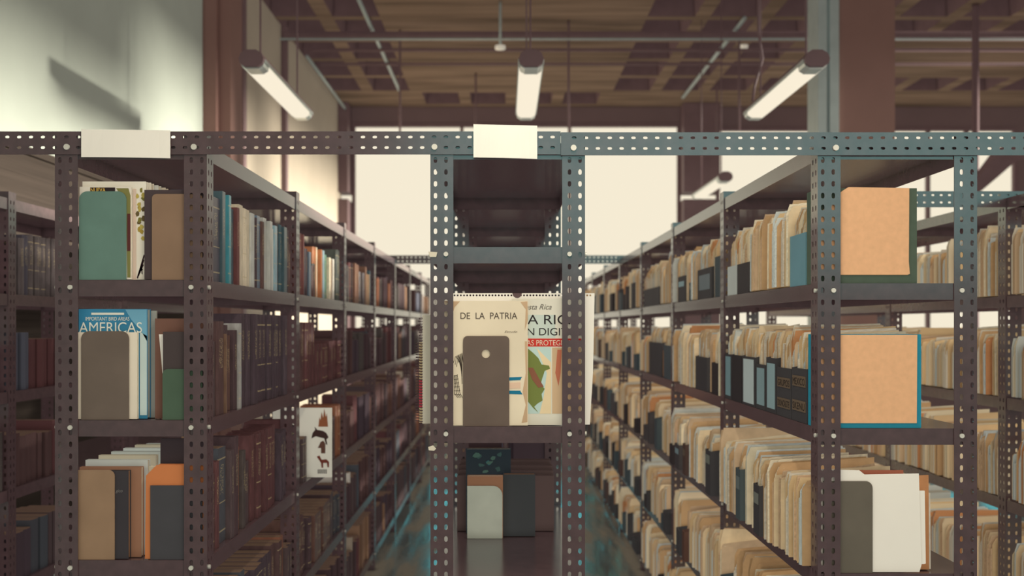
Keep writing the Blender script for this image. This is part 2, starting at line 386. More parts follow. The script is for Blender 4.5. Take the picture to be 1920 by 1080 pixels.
# ceiling services
def pipe(name, pts, r, m, label, cat='pipe'):
    w = MB(); w.tube(pts, r, 8); return tag(w.obj(name, m, smooth=True), label, cat)
pipe('ceiling_pipe', [(XL + .05, 12.2, HC - .12), (XR, 12.2, HC - .12)], .055, M['dark'], 'thick dark pipe running across the whole concrete ceiling')
pipe('cable_tray', [(XL + .05, 11.95, HC - .22), (XR, 11.95, HC - .22)], .012, M['galv'], 'thin pale rod just under the thick dark ceiling pipe', 'rod')
pipe('ceiling_pipe', [(XL + .2, 13.05, HC - .06), (XR, 13.05, HC - .06)], .022, M['dark'], 'thin dark pipe across the ceiling, first beyond the thick pipe')
pipe('ceiling_pipe', [(XL + .2, 13.75, HC - .06), (XR, 13.75, HC - .06)], .018, M['dark'], 'thin dark pipe across the ceiling, second beyond the thick pipe')
pipe('conduit', [(-1.5, 10.4, HC - .03), (-1.5, 15.4, HC - .03)], .022, M['galv'], 'pale conduit running along the ceiling above the pale wall side lamp', 'conduit')
pipe('conduit', [(2.62, 11.8, HC - .03), (2.62, 15.9, HC - .03)], .022, M['galv'], 'pale conduit running along the ceiling among the dark coffers', 'conduit')
pipe('conduit', [(XL + .12, 13.2, HC - .1), (XL + .12, 16.4, HC - .1)], .02, M['galv'], 'pale conduit in the corner of ceiling and pale wall', 'conduit')
def detector(x, y, zl, label, drop):
    t = thing('smoke_detector', label, 'detector', (x, y, zl))
    w = MB(); w.tube([(0, 0, .02), (0, 0, drop)], .014, 8); w.obj('drop_pipe', M['galv'], t, True)
    w = MB(); w.disc((0, 0, -.012), (0, 0, 1), .055, .035, 16); w.obj('sensor_disc', M['paper'], t, True)
detector(X(938, 11.3), 11.3, Z(90, 11.3), 'white detector disc on a drop pipe above the middle lamp', HC - Z(90, 11.3))
detector(X(1394, 13.0), 13.0, Z(88, 13.0), 'white detector disc above the lamp by the pillar', HC - Z(88, 13.0))
for i, (p, y, lo, lab) in enumerate(((1066, 12.0, 240, 'thin dark hanging rod just past the middle lamp'), (750, 12.4, 250, 'thin dark hanging rod between the pale wall lamp and middle lamp'),
        (892, 14.5, 245, 'thin dark hanging rod behind the middle lamp'), (1386, 12.5, 245, 'thin dark hanging rod beside the lamp near the pillar'), (1344, 15.0, 250, 'thin dark hanging rod in the dark far corner'))):
    pipe('hanging_rod', [(X(p, y), y, Z(lo, y)), (X(p, y), y, HC)], .013, M['dark'], lab, 'rod')
pts = [(X(1420, 7.4), 7.4, HC), (X(1422, 7.4), 7.4, Z(60, 7.4)), (X(1430, 7.4), 7.4, Z(110, 7.4)), (X(1415, 7.4), 7.4, Z(160, 7.4)), (X(1411, 7.4), 7.4, E + 1.47 + .068)]
pipe('power_cord', pts, .009, M['dark'], 'wavy dark cord feeding the lamp near the brown pillar', 'cord')

# pendant lamps
def lamp(x, ya, yb, z, label):
    t = thing('pendant_lamp', label, 'lamp', (x, ya, z), 'fluorescent pendant lamps'); L = yb - ya
    prof = [(-.066, .0), (-.06, -.026), (-.035, -.042), (.035, -.042), (.06, -.026), (.066, 0), (.055, .028), (.025, .046), (-.025, .046), (-.055, .028)]
    w = MB(); w.extrude([(a, b + .012) for a, b in prof[5:] + prof[:1]], (0, 0, 0), (1, 0, 0), (0, 0, 1), (0, L, 0)); w.obj('housing', M['dark'], t)
    w = MB(); w.extrude([(a * 1.05, b * 1.05 + .01) for a, b in prof], (0, 0, 0), (1, 0, 0), (0, 0, 1), (0, -.03, 0)); w.obj('end_cap', M['dark'], t)
    w = MB(); w.extrude([(a * 1.05, b * 1.05 + .01) for a, b in prof], (0, L, 0), (1, 0, 0), (0, 0, 1), (0, .03, 0)); w.obj('end_cap', M['dark'], t)
    w = MB(); w.extrude(prof[:6], (0, 0, 0), (1, 0, 0), (0, 0, 1), (0, .13, 0)); w.obj('reflector', M['silver'], t)
    w = MB(); w.extrude(prof[:6], (0, L - .09, 0), (1, 0, 0), (0, 0, 1), (0, .09, 0)); w.obj('reflector', M['silver'], t)
    w = MB(); w.extrude(prof[:6], (0, .13, 0), (1, 0, 0), (0, 0, 1), (0, L - .22, 0)); w.obj('diffuser', M['tube'], t)
    for sx in (-1, 1):
        w = MB(); w.box((sx * .069 - .003, 0, -.006), (sx * .069 + .003, L, .012)); w.obj('side_rail', M['silver'], t)
    for y in (.2, L - .2):
        w = MB(); w.tube([(0, y, .05), (0, y, HC - z)], .006, 6); w.obj('hanger', M['dark'], t, True)
zl = E + 1.47
for x_, y_ in ((X(996, 6), 1.3),):  # extra lamp out of view, added to brighten the front bays
    lamp(x_, y_, y_ + 1.5, zl, 'unseen pendant tube lamp added to light the shelf fronts, before the first row of lamps')
    lamp_area('added_tube_light', (x_, y_ + .75, zl - .06), (x_, y_ + .75, 0), .1, 1.3, 18, (1, .93, .8))
lamp(X(996, 6), 6.0, 7.5, zl, 'lit pendant tube lamp over the middle row with calendars')
lamp(X(473, 6), 6.0, 7.5, zl, 'lit pendant tube lamp nearest the pale painted wall')
lamp(X(1530, 6), 6.0, 7.5, zl, 'lit pendant tube lamp hanging in front of the brown pillar')
lamp(X(1360, 10.7), 10.7, 12.2, zl, 'small distant pendant lamp seen under the perforated beam above the folders')

# ------------------------------------------------------------------ shelving
PW = 43 * S; PITCH = 22.2 * S; TOP = fz(250); TH = .0025
def post_mesh(side):
    """slotted angle; side=+1: corner at x=0 with its front leg towards -x"""
    w = MB(); s = -side
    w.perf((0, 0, 0), (s, 0, 0), (0, 0, 1), (0, TH, 0), PW, TOP, (.22, .68), PITCH, 3.3 * S, 5.2 * S, .008)
    w.perf((0, TH, 0), (0, 1, 0), (0, 0, 1), (s * TH, 0, 0), PW, TOP, (.25, .7), PITCH, 3.3 * S, 5.2 * S, .008)
    me = w.mesh('post'); me.materials.append(M['steel']); return me
POST = {1: post_mesh(1), -1: post_mesh(-1)}
wb = MB(); wb.disc((0, 0, 0), (0, -1, 0), .0062, .005, 10); BOLT = wb.mesh('bolt'); BOLT.materials.append(M['bolt'])
wb = MB(); wb.disc((0, 0, 0), (1, 0, 0), .0055, .005, 8); BOLTX = wb.mesh('bolt'); BOLTX.materials.append(M['bolt'])
LIP = .043
def tray_mesh(wd, ln, lip=LIP):
    w = MB(); t = .002
    w.box((0, 0, -t), (wd, ln, 0)); w.box((0, 0, -lip), (wd, t, -t)); w.box((0, ln - t, -lip), (wd, ln, -t))
    w.box((0, t, -lip), (t, ln - t, -t)); w.box((wd - t, t, -lip), (wd, ln - t, -t))
    me = w.mesh('shelf'); me.materials.append(M['steel']); return me
def shelving(label, xl, xr, zs, nb, first=0, bolts=True):
    t = thing('steel_shelving', label, 'shelving', (0, 0, 0)); posts = {}
    for i in range(first, nb + 1):
        y = Y0 + i * BAY
        for side, x in ((1, xr), (-1, xl)):
            o = link('post', POST[side], None, t); o.location = (x, y, 0); posts[(i, side)] = o
    tr = tray_mesh(xr - xl - .006, BAY - .006)
    for i in range(first, nb):
        for z in zs:
            o = link('shelf', tr, None, t); o.location = (xl + .003, Y0 + i * BAY + .004, z)
    n = 0
    if bolts:
        for z in zs[1:]:
            for side, x in ((1, xr), (-1, xl)):
                o = link('bolt', BOLT, None, posts[(first, side)]); o.location = (-side * PW * .68, 0, z - .019)
                for i in range(first, min(nb, 3) + 1):
                    if n > 70: break
                    o = link('bolt', BOLTX, None, posts[(i, side)]); o.location = (.0 if side == 1 else -.005, PW * .25, z - .019); n += 1
    return t
LX0, LX1 = fx(103), fx(388); CX0, CX1 = fx(807), fx(1097); RX0, RX1 = fx(1533), fx(1832)
L2X1 = -1.861; L2X0 = L2X1 - .4; R2X0 = 1.88; R2X1 = R2X0 + .42
zL = [fz(268)] + [fz(525 + 263 * i) for i in range(5)]
zR = [fz(268)] + [fz(531 + 272.5 * i) for i in range(4)] + [.08]
zC = [fz(268), fz(463), fz(800), fz(1090), fz(1370), .15]
shelving('charcoal slotted steel shelving row filled with bound books and magazines', LX0, LX1, zL, 7)
shelving('narrow charcoal steel shelving row with calendar and old map on its end', CX0, CX1, zC, 7)
shelving('charcoal steel shelving row packed with cream manila folders and orange board boxes', RX0, RX1, zR, 7)
shelving('dark steel shelving row of old bound volumes along the pale wall', L2X0, L2X1, zL, 3, 0, False)
shelving('farther steel shelving row of folders behind the orange board boxes', R2X0, R2X1, zR, 4, 0, False)

def tie_beam(label, x0, x1, y, ztop, phase, bolts):
    t = thing('tie_beam', label, 'beam', (x0, y, ztop - PW)); L = x1 - x0
    w = MB(); w.perf((0, 0, 0), (0, 0, 1), (1, 0, 0), (0, TH, 0), PW, L, (.3, .76), PITCH, 2.6 * S, 4.2 * S, phase)
    w.box((0, TH, PW - TH), (L, PW * .7, PW)); an = w.obj('slotted_angle', M['steel'], t)
    for b in bolts:
        o = link('bolt', BOLT, None, an); o.location = (b - x0, 0, PW * .32); o.scale = (1.25, 1, 1.25)
ytb = Y0 - .004
tie_beam('long perforated steel beam with two paper signs across the book and calendar rows', fx(-60), fx(1051), ytb, fz(247), .004, [fx(127), fx(815), fx(365)])
tie_beam('perforated steel beam across the top of the folder rows', fx(1051.5), fx(2000), ytb - .0035, fz(249), .012, [fx(1075), fx(1565)])
y4 = Y0 + 4 * BAY - .004
tie_beam('distant perforated beam tying the book row to the middle row', LX1 - .05, CX0 + .05, y4, TOP, .004, [])
tie_beam('distant perforated beam tying the middle row to the folder row', CX1 - .05, RX0 + .05, y4, TOP, .004, [])
tie_beam('perforated beam between the folder row and the farther folder row', RX1 - .05, R2X0 + .1, Y0 + BAY - .004, TOP, .004, [])
def sign(x0, x1, zt_, zb, label, skew):
    w = MB(); y = ytb - .0085; n = 8; fr = []; bk = []
    vs = []; 
    for j in (0, 1):
        for i in range(n + 1):
            x = x0 + (x1 - x0) * i / n; z = (zt_ if j else zb) + skew * (i / n - .5); vs.append((x, y - .004 * math.sin(i / n * math.pi) * (1 - j), z))
    k = len(vs); vs += [(a, b + .0012, c) for a, b, c in vs]; fs = []
    for i in range(n):
        fs += [(i, i + 1, n + 2 + i, n + 1 + i), (k + i + 1, k + i, k + n + 1 + i, k + n + 2 + i), (i + 1, i, k + i, k + i + 1), (n + 1 + i, n + 2 + i, k + n + 2 + i, k + n + 1 + i)]
    fs += [(0, n + 1, k + n + 1, k), (n, k + n, k + 2 * n + 1, 2 * n + 1)]
    w.add(vs, fs); o = tag(w.obj('paper_sign', M['paper']), label, 'sign', 'paper signs on the beam'); return o
sign(fx(156), fx(322), fz(245), fz(297), 'blank white paper sign on the beam above the book row', -.003)
s2 = sign(fx(888), fx(1007), fz(236), fz(298), 'white paper sign on the beam over the calendar row, narrower one', -.004)

# ------------------------------------------------------------------ books
def book_protos():
    def shell(out, inn):
        w = MB(); p = out + inn; w.extrude(p, (0, 0, 0), (1, 0, 0), (0, 1, 0), (0, 0, 1)); return w
    hard = shell([(-1, 0), (-.03, 0), (.004, .14), (.014, .5), (.004, .86), (-.03, 1), (-1, 1)][0:7], [(-1, .9), (-.035, .9), (-.02, .5), (-.035, .1), (-1, .1)])
    soft = shell([(-1, 0), (0, 0), (.002, .5), (0, 1), (-1, 1)], [(-1, .96), (-.01, .96), (-.01, .04), (-1, .04)])
    me1, me2 = hard.mesh('cover'), soft.mesh('cover'); me3 = soft.mesh('cover')
    me1.materials.append(M['cloth']); me2.materials.append(M['cloth']); me3.materials.append(M['gloss'])
    a = MB(); a.box((-.965, .1, .016), (-.04, .9, .984)); pa = a.mesh('page_block'); pa.materials.append(M['pages'])
    a = MB(); a.box((-.995, .045, .002), (-.015, .955, .998)); pb = a.mesh('page_block'); pb.materials.append(M['pages'])
    out = []
    for c, p in ((me1, pa), (me2, pb), (me3, pb)):
        r = bpy.data.objects.new('book', None); r.empty_display_size = .05
        x = bpy.data.objects.new('cover', c); x.parent = r
        y = bpy.data.objects.new('page_block', p); y.parent = r
        out.append(r)
    return out
BP = book_protos()
def dup_book(k):
    src = BP[k]; r = src.copy(); COL.objects.link(r)
    for ch in src.children:
        c = ch.copy(); COL.objects.link(c); c.parent = r
    return r
PAGE = rgb(226, 212, 182)
def put_book(k, xs, y, z, w, t, h, col, label, group, flip=False, lean=0.0, page=PAGE, gloss=False):
    """spine at x = xs facing +X (flip: facing -X); y = its near face"""
    r = dup_book(k); r.location = (xs, y, z); r.scale = (w, t, h)
    if flip: r.rotation_euler = (0, 0, math.pi); r.location.y = y + t
    if lean: r.rotation_euler.x = lean
    for c in r.children: c.color = page if c.name.startswith('page') else col
    tag(r, label, 'book', group); return r
ORD = 'first second third fourth fifth sixth seventh eighth ninth tenth'.split()
def nth(i):
    if i < 10: return ORD[i]
    n = i + 1
    return '%d%s' % (n, 'th' if 10 <= n % 100 <= 20 else {1: 'st', 2: 'nd', 3: 'rd'}.get(n % 10, 'th'))
TIER = ['top', 'second', 'third', 'fourth', 'bottom']
PAL = {'black': (62, 54, 56), 'near-black navy': (58, 62, 72), 'dark brown': (88, 66, 58), 'maroon': (104, 58, 54), 'brown leather': (116, 84, 64), 'dark green': (70, 82, 72),
       'charcoal': (80, 76, 74), 'dark teal': (56, 92, 98), 'tan': (150, 118, 84), 'cream': (214, 200, 170), 'teal': (64, 150, 158), 'pale grey': (176, 178, 168), 'red': (176, 64, 50),
       'orange-brown': (186, 118, 72), 'green': (66, 128, 104), 'pale blue': (140, 176, 184), 'white': (228, 222, 204), 'blue-grey': (92, 116, 130)}
DARKW = ['black'] * 5 + ['near-black navy'] * 4 + ['dark brown'] * 6 + ['maroon'] * 4 + ['brown leather'] * 2 + ['dark green'] * 2 + ['charcoal'] * 5 + ['dark teal'] * 2 + ['tan', 'orange-brown', 'blue-grey']
MIXW = ['black'] * 3 + ['dark teal'] * 4 + ['teal'] * 2 + ['cream'] * 4 + ['pale grey'] * 3 + ['maroon'] * 2 + ['red'] + ['dark brown'] * 2 + ['blue-grey'] * 3 + ['pale blue'] * 2 + ['green', 'white', 'orange-brown', 'near-black navy', 'near-black navy']
SEQ1 = [('near-black navy', .085, .245, 2), ('near-black navy', .08, .238, 2), ('dark teal', .034, .262, 2), ('teal', .026, .262, 2), ('teal', .026, .258, 2), ('teal', .026, .26, 2), ('dark teal', .03, .225, 2),
        ('maroon', .03, .232, 1), ('cream', .05, .245, 1), ('cream', .05, .24, 1), ('cream', .056, .242, 1), ('pale grey', .046, .236, 1), ('dark brown', .04, .232, 0), ('black', .03, .23, 0), ('blue-grey', .045, .24, 2),
        ('dark brown', .04, .225, 0), ('pale grey', .05, .242, 2), ('pale grey', .04, .235, 2), ('white', .04, .215, 2), ('pale blue', .04, .228, 2), ('black', .05, .24, 0), ('dark teal', .04, .24, 0),
        ('dark teal', .05, .236, 2), ('black', .05, .23, 0)]
SEQ1B = [('dark green', .04, .24, 0), ('maroon', .03, .245, 1), ('red', .028, .24, 1), ('maroon', .03, .238, 1), ('cream', .03, .235, 1), ('maroon', .03, .238, 1), ('teal', .03, .238, 2), ('dark teal', .03, .2, 0),
         ('black', .04, .19, 0), ('blue-grey', .05, .18, 2), ('tan', .04, .16, 1), ('dark brown', .05, .13, 0), ('dark green', .05, .14, 0), ('orange-brown', .07, .215, 0), ('cream', .03, .218, 1), ('orange-brown', .03, .21, 1),
         ('white', .04, .2, 1), ('maroon', .04, .15, 0), ('pale blue', .05, .215, 2), ('green', .06, .2, 2), ('cream', .05, .19, 1), ('tan', .05, .185, 1), ('white', .04, .19, 1), ('dark brown', .05, .17, 0)]
MASS = {}
def mass_add(key, me_cover, col, xs, y, z, w, t, h, flip):
    MASS.setdefault(key, []).append((col, xs, y, z, w, t, h, flip))
NBOOK = [0]
def row_books(xs, tier, z, bay, mode, rowname, group, seq=None, y_from=None, y_to=None, w0=.185, clear=.25, flip=False, weights=DARKW, mass=None):
    y = Y0 + bay * BAY + .014 if y_from is None else y_from
    end = Y0 + (bay + 1) * BAY - .012 if y_to is None else y_to
    i = 0; run = None
    while y < end - .02:
        if seq and i < len(seq): name, t, h, k = seq[i]
        else:
            if run and run[0] > 0: name, t, h, k = run[1]; run[0] -= 1
            else:
                name = R.choice(weights); t = R.uniform(.03, .08); h = R.uniform(.17, clear); k = R.choice((0, 0, 0, 1, 2))
                run = [R.choice((0, 0, 1, 2, 4, 6)), (name, t, h, k)]
        if y + t > end: break
        w = w0 * R.uniform(.86, 1.0); dx = R.uniform(-.022, -.002)
        c = PAL[name]; q = R.uniform(.85, 1.15); b = rgb(*c)[:3]; kd = .95 if tier == 0 and bay < 3 else .42  # lower shelves and far bays: shade darkened into the book colours
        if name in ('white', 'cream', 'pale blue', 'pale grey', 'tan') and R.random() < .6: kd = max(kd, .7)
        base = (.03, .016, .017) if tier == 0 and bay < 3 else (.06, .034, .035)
        col = tuple(min(.9, v * q * kd + a) for v, a in zip(b, base)) + (1,); pg = PAGE if tier == 0 else rgb(132, 106, 86)  # pages below the top shelf browned for shade
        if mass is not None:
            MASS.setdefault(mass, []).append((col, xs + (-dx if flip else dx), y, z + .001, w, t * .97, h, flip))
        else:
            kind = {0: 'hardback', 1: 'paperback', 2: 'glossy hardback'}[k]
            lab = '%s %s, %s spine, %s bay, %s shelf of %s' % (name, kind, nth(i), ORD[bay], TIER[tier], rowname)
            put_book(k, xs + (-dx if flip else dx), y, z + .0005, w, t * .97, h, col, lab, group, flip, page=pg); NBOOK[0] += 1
        y += t + R.choice((.0005, .001, .001, .003)); i += 1
gL = 'bound books on the book row'
zs = zL[1:]
xs = LX1 - .006
row_books(xs, 0, zs[0], 0, 0, 'the book row', gL, SEQ1, y_from=Y0 + .064, w0=.1)
row_books(xs, 1, zs[1], 0, 0, 'the book row', gL, [('charcoal', .09, .205, 0), ('dark brown', .08, .26, 0), ('tan', .012, .225, 1), ('black', .045, .25, 0), ('brown leather', .05, .22, 0), ('black', .04, .235, 0), ('pale grey', .02, .255, 1),
    ('charcoal', .026, .23, 0), ('pale blue', .012, .12, 1)] + [('near-black navy', .058, .285, 0)] * 20, y_from=Y0 + .064, clear=.28, w0=.115)
row_books(xs, 2, zs[2], 0, 0, 'the book row', gL, [('dark brown', .08, .21, 0), ('maroon', .04, .24, 0), ('tan', .02, .225, 1), ('dark teal', .08, .27, 2), ('charcoal', .04, .255, 0), ('black', .05, .29, 0), ('dark brown', .04, .275, 0), ('orange-brown', .02, .25, 1)],
          y_from=Y0 + .064, clear=.29, w0=.1)
row_books(xs, 0, zs[0], 1, 0, 'the book row', gL, SEQ1B)
row_books(xs, 1, zs[1], 1, 0, 'the book row', gL, [('pale blue', .04, .28, 2), ('white', .05, .27, 2), ('maroon', .04, .25, 0), ('dark brown', .04, .26, 0)] + [('maroon', .042, .262, 0)] * 6, clear=.25)
row_books(xs, 2, zs[2], 1, 0, 'the book row', gL, clear=.27, y_to=4.398)
row_books(xs, 2, zs[2], 1, 0, 'the row past horse book', gL, clear=.24, y_from=4.42)
row_books(xs, 3, zs[3], 0, 0, 'the book row', gL, [('dark brown', .05, .2, 0), ('white', .03, .16, 2), ('orange-brown', .03, .165, 1), ('teal', .03, .2, 2), ('dark teal', .05, .24, 2), ('dark teal', .05, .245, 2)], y_from=Y0 + .2, clear=.25)
row_books(xs, 3, zs[3], 1, 0, 'the book row', gL, [('dark brown', .05, .2, 0), ('brown leather', .05, .24, 0)], clear=.25)
row_books(xs, 0, zs[0], 2, 0, 'the book row', gL, [('dark brown', .05, .2, 0), ('teal', .04, .21, 2), ('blue-grey', .05, .2, 0)], clear=.22)
for b in range(2, 7):
    for t in range(5):
        if (b, t) == (2, 0): continue
        row_books(xs, t, zs[t], b, 0, '', '', mass='far_books', clear=.22 if t == 0 else .26, weights=DARKW + ['cream', 'tan', 'white'])
row_books(xs, 4, zs[4], 1, 0, '', '', mass='far_books', clear=.26); row_books(xs, 4, zs[4], 0, 0, '', '', mass='far_books', clear=.26, y_from=Y0 + .1)
# the row along the pale wall: ribbed dark volumes
gL2 = 'old bound volumes along the pale wall'
row_books(L2X1 - .006, 0, zs[0], 1, 0, 'the pale wall row', gL2, [('black', .05, .22, 0), ('charcoal', .05, .2, 0), ('charcoal', .045, .22, 0), ('near-black navy', .045, .235, 0)] + [('charcoal', .034, .24, 0)] * 12, y_to=Y0 + BAY + .55, w0=.19)
row_books(L2X1 - .006, 0, zs[0], 0, 0, '', '', mass='far_books', weights=['black', 'charcoal'], clear=.24, y_from=Y0 + .8)
for t in (1, 2, 3, 4):
    row_books(L2X1 - .006, t, zs[t], 1, 0, '', '', mass='far_books', clear=.24, y_to=Y0 + BAY + .6, w0=.19); row_books(L2X1 - .006, t, zs[t], 0, 0, '', '', mass='far_books', clear=.24, y_from=Y0 + .85)
for b in range(1, 7):
    for z in zC[2:5]:
        row_books(CX1 - .006, 1, z, b, 0, '', '', mass='far_books', clear=.26, w0=.17); row_books(CX0 + .006, 1, z, b, 0, '', '', mass='far_books', clear=.26, w0=.17, flip=True)
print('books placed', NBOOK[0])
def build_mass(key, label, cat):
    """everything beyond the three hundred: one object, one material per colour family"""
    w = MB(); cols = []; fi = []
    items = MASS[key]
    vs = []; fs = []; cs = []
    for col, x, y, z, wd, t, h, flip in items:
        s = 1 if flip else -1
        o = len(vs)
        prof = [(s * wd, 0), (s * .006, 0), (0, t * .3), (0, t * .7), (s * .006, t), (s * wd, t)]
        k = len(prof)
        vs += [(x + a, y + b, z) for a, b in prof] + [(x + a, y + b, z + h) for a, b in prof]
        for i in range(k):
            j = (i + 1) % k; fs.append((o + i, o + j, o + k + j, o + k + i)); cs.append(col)
        fs.append(tuple(o + k + i for i in range(k))); cs.append(rgb(120, 96, 80))  # far page tops browned for shade as well
    me = bpy.data.meshes.new('books'); me.from_pydata(vs, [], fs); me.update()
    at = me.color_attributes.new('tint', 'FLOAT_COLOR', 'CORNER')
    li = 0
    for p, c in zip(me.polygons, cs):
        for l in p.loop_indices: at.data[l].color = c
    m, N, L, B = new_mat('mixed_book_cloth'); B.inputs['Roughness'].default_value = .65; B.inputs['Specular IOR Level'].default_value = .12
    an = N.new('ShaderNodeVertexColor'); an.layer_name = 'tint'; L.new(an.outputs['Color'], B.inputs['Base Color'])
    me.materials.append(m)
    bm = bmesh.new(); bm.from_mesh(me); bmesh.ops.recalc_face_normals(bm, faces=bm.faces); bm.to_mesh(me); bm.free()
    return tag(link('books', me, None), label, cat, kind='stuff')
build_mass('far_books', 'the many dim books farther down the aisles of the shelving rows', 'books')

# ------------------------------------------------------------------ folders
def slab(mb, w, h, th, y, bend, curl, r, rnd, zoff=0.0, nx=4, nz=6):
    """bent card: x from 0 (aisle edge) to w, z 0..h, rounded top corner at the aisle, thickness th about y"""
    g = []
    for j in range(nz + 1):
        v = j / nz; row = []
        for i in range(nx + 1):
            u = (i / nx) ** 1.6
            z = v * h + zoff
            x = u * w
            if v > 0.8: x = max(x, r * (1 - math.sqrt(max(0, 1 - ((v - .8) / .2) ** 2)))) if i == 0 else x
            droop = curl * max(0, v - .72) / .28 * (1 - u) * .6
            yy = y + bend * math.sin(v * 2.2 + rnd) * .5 + bend * v * v + droop
            z -= abs(curl) * max(0, v - .85) * 2.2 * (1 - u)
            row.append((x, yy, z))
        g.append(row)
    n = nx + 1; vs = [p for q in g for p in q]; k = len(vs); vs += [(a, b + th, c) for a, b, c in vs]; fs = []
    for j in range(nz):
        for i in range(nx):
            a = j * n + i; fs += [(a, a + 1, a + n + 1, a + n), (k + a + 1, k + a, k + a + n, k + a + n + 1)]
    for i in range(nx):
        fs += [(i + 1, i, k + i, k + i + 1), (nz * n + i, nz * n + i + 1, k + nz * n + i + 1, k + nz * n + i)]
    for j in range(nz):
        a = j * n; fs += [(a, a + n, k + a + n, k + a)]; b = a + nx; fs += [(b + n, b, k + b, k + b + n)]
    mb.add(vs, fs)
def folder_protos(n):
    out = []
    for q in range(n):
        rf = random.Random(50 + q); c = MB(); p = MB()
        bend = rf.uniform(-.16, .16); curl = rf.choice((-1, 1)) * rf.uniform(0, .5); rn = rf.uniform(0, 3); rr = rf.uniform(.01, .05)
        slab(c, 1, 1, .07, 0, bend, curl, rr, rn); slab(c, 1, rf.uniform(.9, 1), .07, .93, bend, curl, rr * rf.uniform(.6, 1.4), rn)
        c.box((.02, .05, .0), (1, .95, .015))
        m = rf.randint(5, 9); ys = .1
        for i in range(m):
            th = .78 / m; hh = rf.uniform(.7, 1.03)
            q0 = MB(); slab(q0, 1 - .03, hh, th * rf.uniform(.55, .92), ys, bend * rf.uniform(.8, 1.2), curl * rf.uniform(.3, 1.5), rr * rf.uniform(.4, 2), rn)
            off = rf.uniform(-.02, .05)
            p.add([(a + off, b, cc + .004) for a, b, cc in q0.v], q0.f); ys += th
        lo_ = min(v[1] for v in c.v + p.v); hi_ = max(v[1] for v in c.v + p.v)
        for q_ in (c, p): q_.v = [(a, (b - lo_) / (hi_ - lo_), d) for a, b, d in q_.v]
        mc_, mp_ = c.mesh('cover'), p.mesh('papers'); mc_.materials.append(M['manila']); mp_.materials.append(M['sheet'])
        for me in (mc_, mp_):
            bm = bmesh.new(); bm.from_mesh(me); bmesh.ops.recalc_face_normals(bm, faces=bm.faces); bm.to_mesh(me); bm.free()
        r = bpy.data.objects.new('manila_folder', None); r.empty_display_size = .05
        for nm, me in (('cover', mc_), ('papers', mp_)):
            o = bpy.data.objects.new(nm, me); o.parent = r
        out.append(r)
    return out
FP = folder_protos(10)
FCOL = {'cream': (236, 212, 170), 'pale cream': (242, 226, 190), 'tan': (206, 168, 122), 'buff': (224, 192, 144), 'sand': (216, 186, 148), 'orange-tan': (208, 148, 100), 'grey-white': (206, 208, 196)}
FW = ['cream'] * 5 + ['pale cream'] * 2 + ['buff'] * 5 + ['tan'] * 3 + ['sand'] * 4 + ['orange-tan'] + ['grey-white']
PCOL = [(232, 222, 200), (224, 214, 190), (216, 222, 214), (238, 224, 192), (222, 190, 152)]
WORD = ['thin', 'slim', 'medium', 'fat']
NF = [0]; GAPS = {}
def put_folder(x, y, z, w, t, h, cn, label, group, lean=0.0):
    src = R.choice(FP); r = src.copy(); COL.objects.link(r)
    q = R.uniform(.82, 1.1)
    for ch in src.children:
        c = ch.copy(); COL.objects.link(c); c.parent = r
        base = FCOL[cn] if c.name.startswith('cover') else R.choice(PCOL)
        c.color = tuple(min(.95, v * q * .93) for v in rgb(*base)[:3]) + (1,)
    r.location = (x, y, z); r.scale = (w, t, h); r.rotation_euler = (lean, 0, 0)
    tag(r, label, 'folder', group); NF[0] += 1; return r
FMASS = []
def row_folders(x0, tier, z, bay, rowname, group, skips=(), y_from=None, y_to=None, lo=.2, hi=.255, mass=False, w0=.29):
    y = Y0 + bay * BAY + .014 if y_from is None else y_from
    end = Y0 + (bay + 1) * BAY - .012 if y_to is None else y_to
    ys = Y0 + bay * BAY; i = 0
    base = R.uniform(lo, hi); lean = R.uniform(-.03, .03); y += .008; end -= .01
    while True:
        t = R.choice((.012, .018, .024, .03, .036, .045))
        for a, b in skips:
            if y + t > a - .009 and y < b + .009: y = b + .0092
        for a, b in (BOXES.get((tier, 'm'), []) if mass else []):
            if y < a + .004 and y + t > a - .002: y = a + .005
            elif y < b + .002 and y + t > b - .005: y = b + .003
        if y + t > end: break
        if R.random() < .2: base = R.uniform(lo, hi)
        h = base + R.uniform(-.02, .015)
        near_post = y < ys + PW + .006
        x = (RX0 if x0 < 1.5 else R2X0) + R.uniform(.014, .02) if near_post else x0 + R.uniform(-.012, .016)
        cn = R.choice(FW)
        if mass: FMASS.append((R.randrange(len(FP)), x + (.03 if any(y < b + .002 and y + t > a - .002 for a, b in BOXES.get((tier, 'm'), [])) else 0), y, z + .006, w0, t, h, cn))
        else:
            wd = WORD[0 if t < .015 else 1 if t < .025 else 2 if t < .038 else 3]
            put_folder(x, y, z + .003, w0, t, h, cn, '%s %s folder, %s along %s bay, %s shelf of the %s' % (wd, cn, nth(i), ORD[bay], TIER[tier], rowname), group, lean)
        i += 1; y += t + R.choice((.0003, .001, .003, .003, .008, .014))
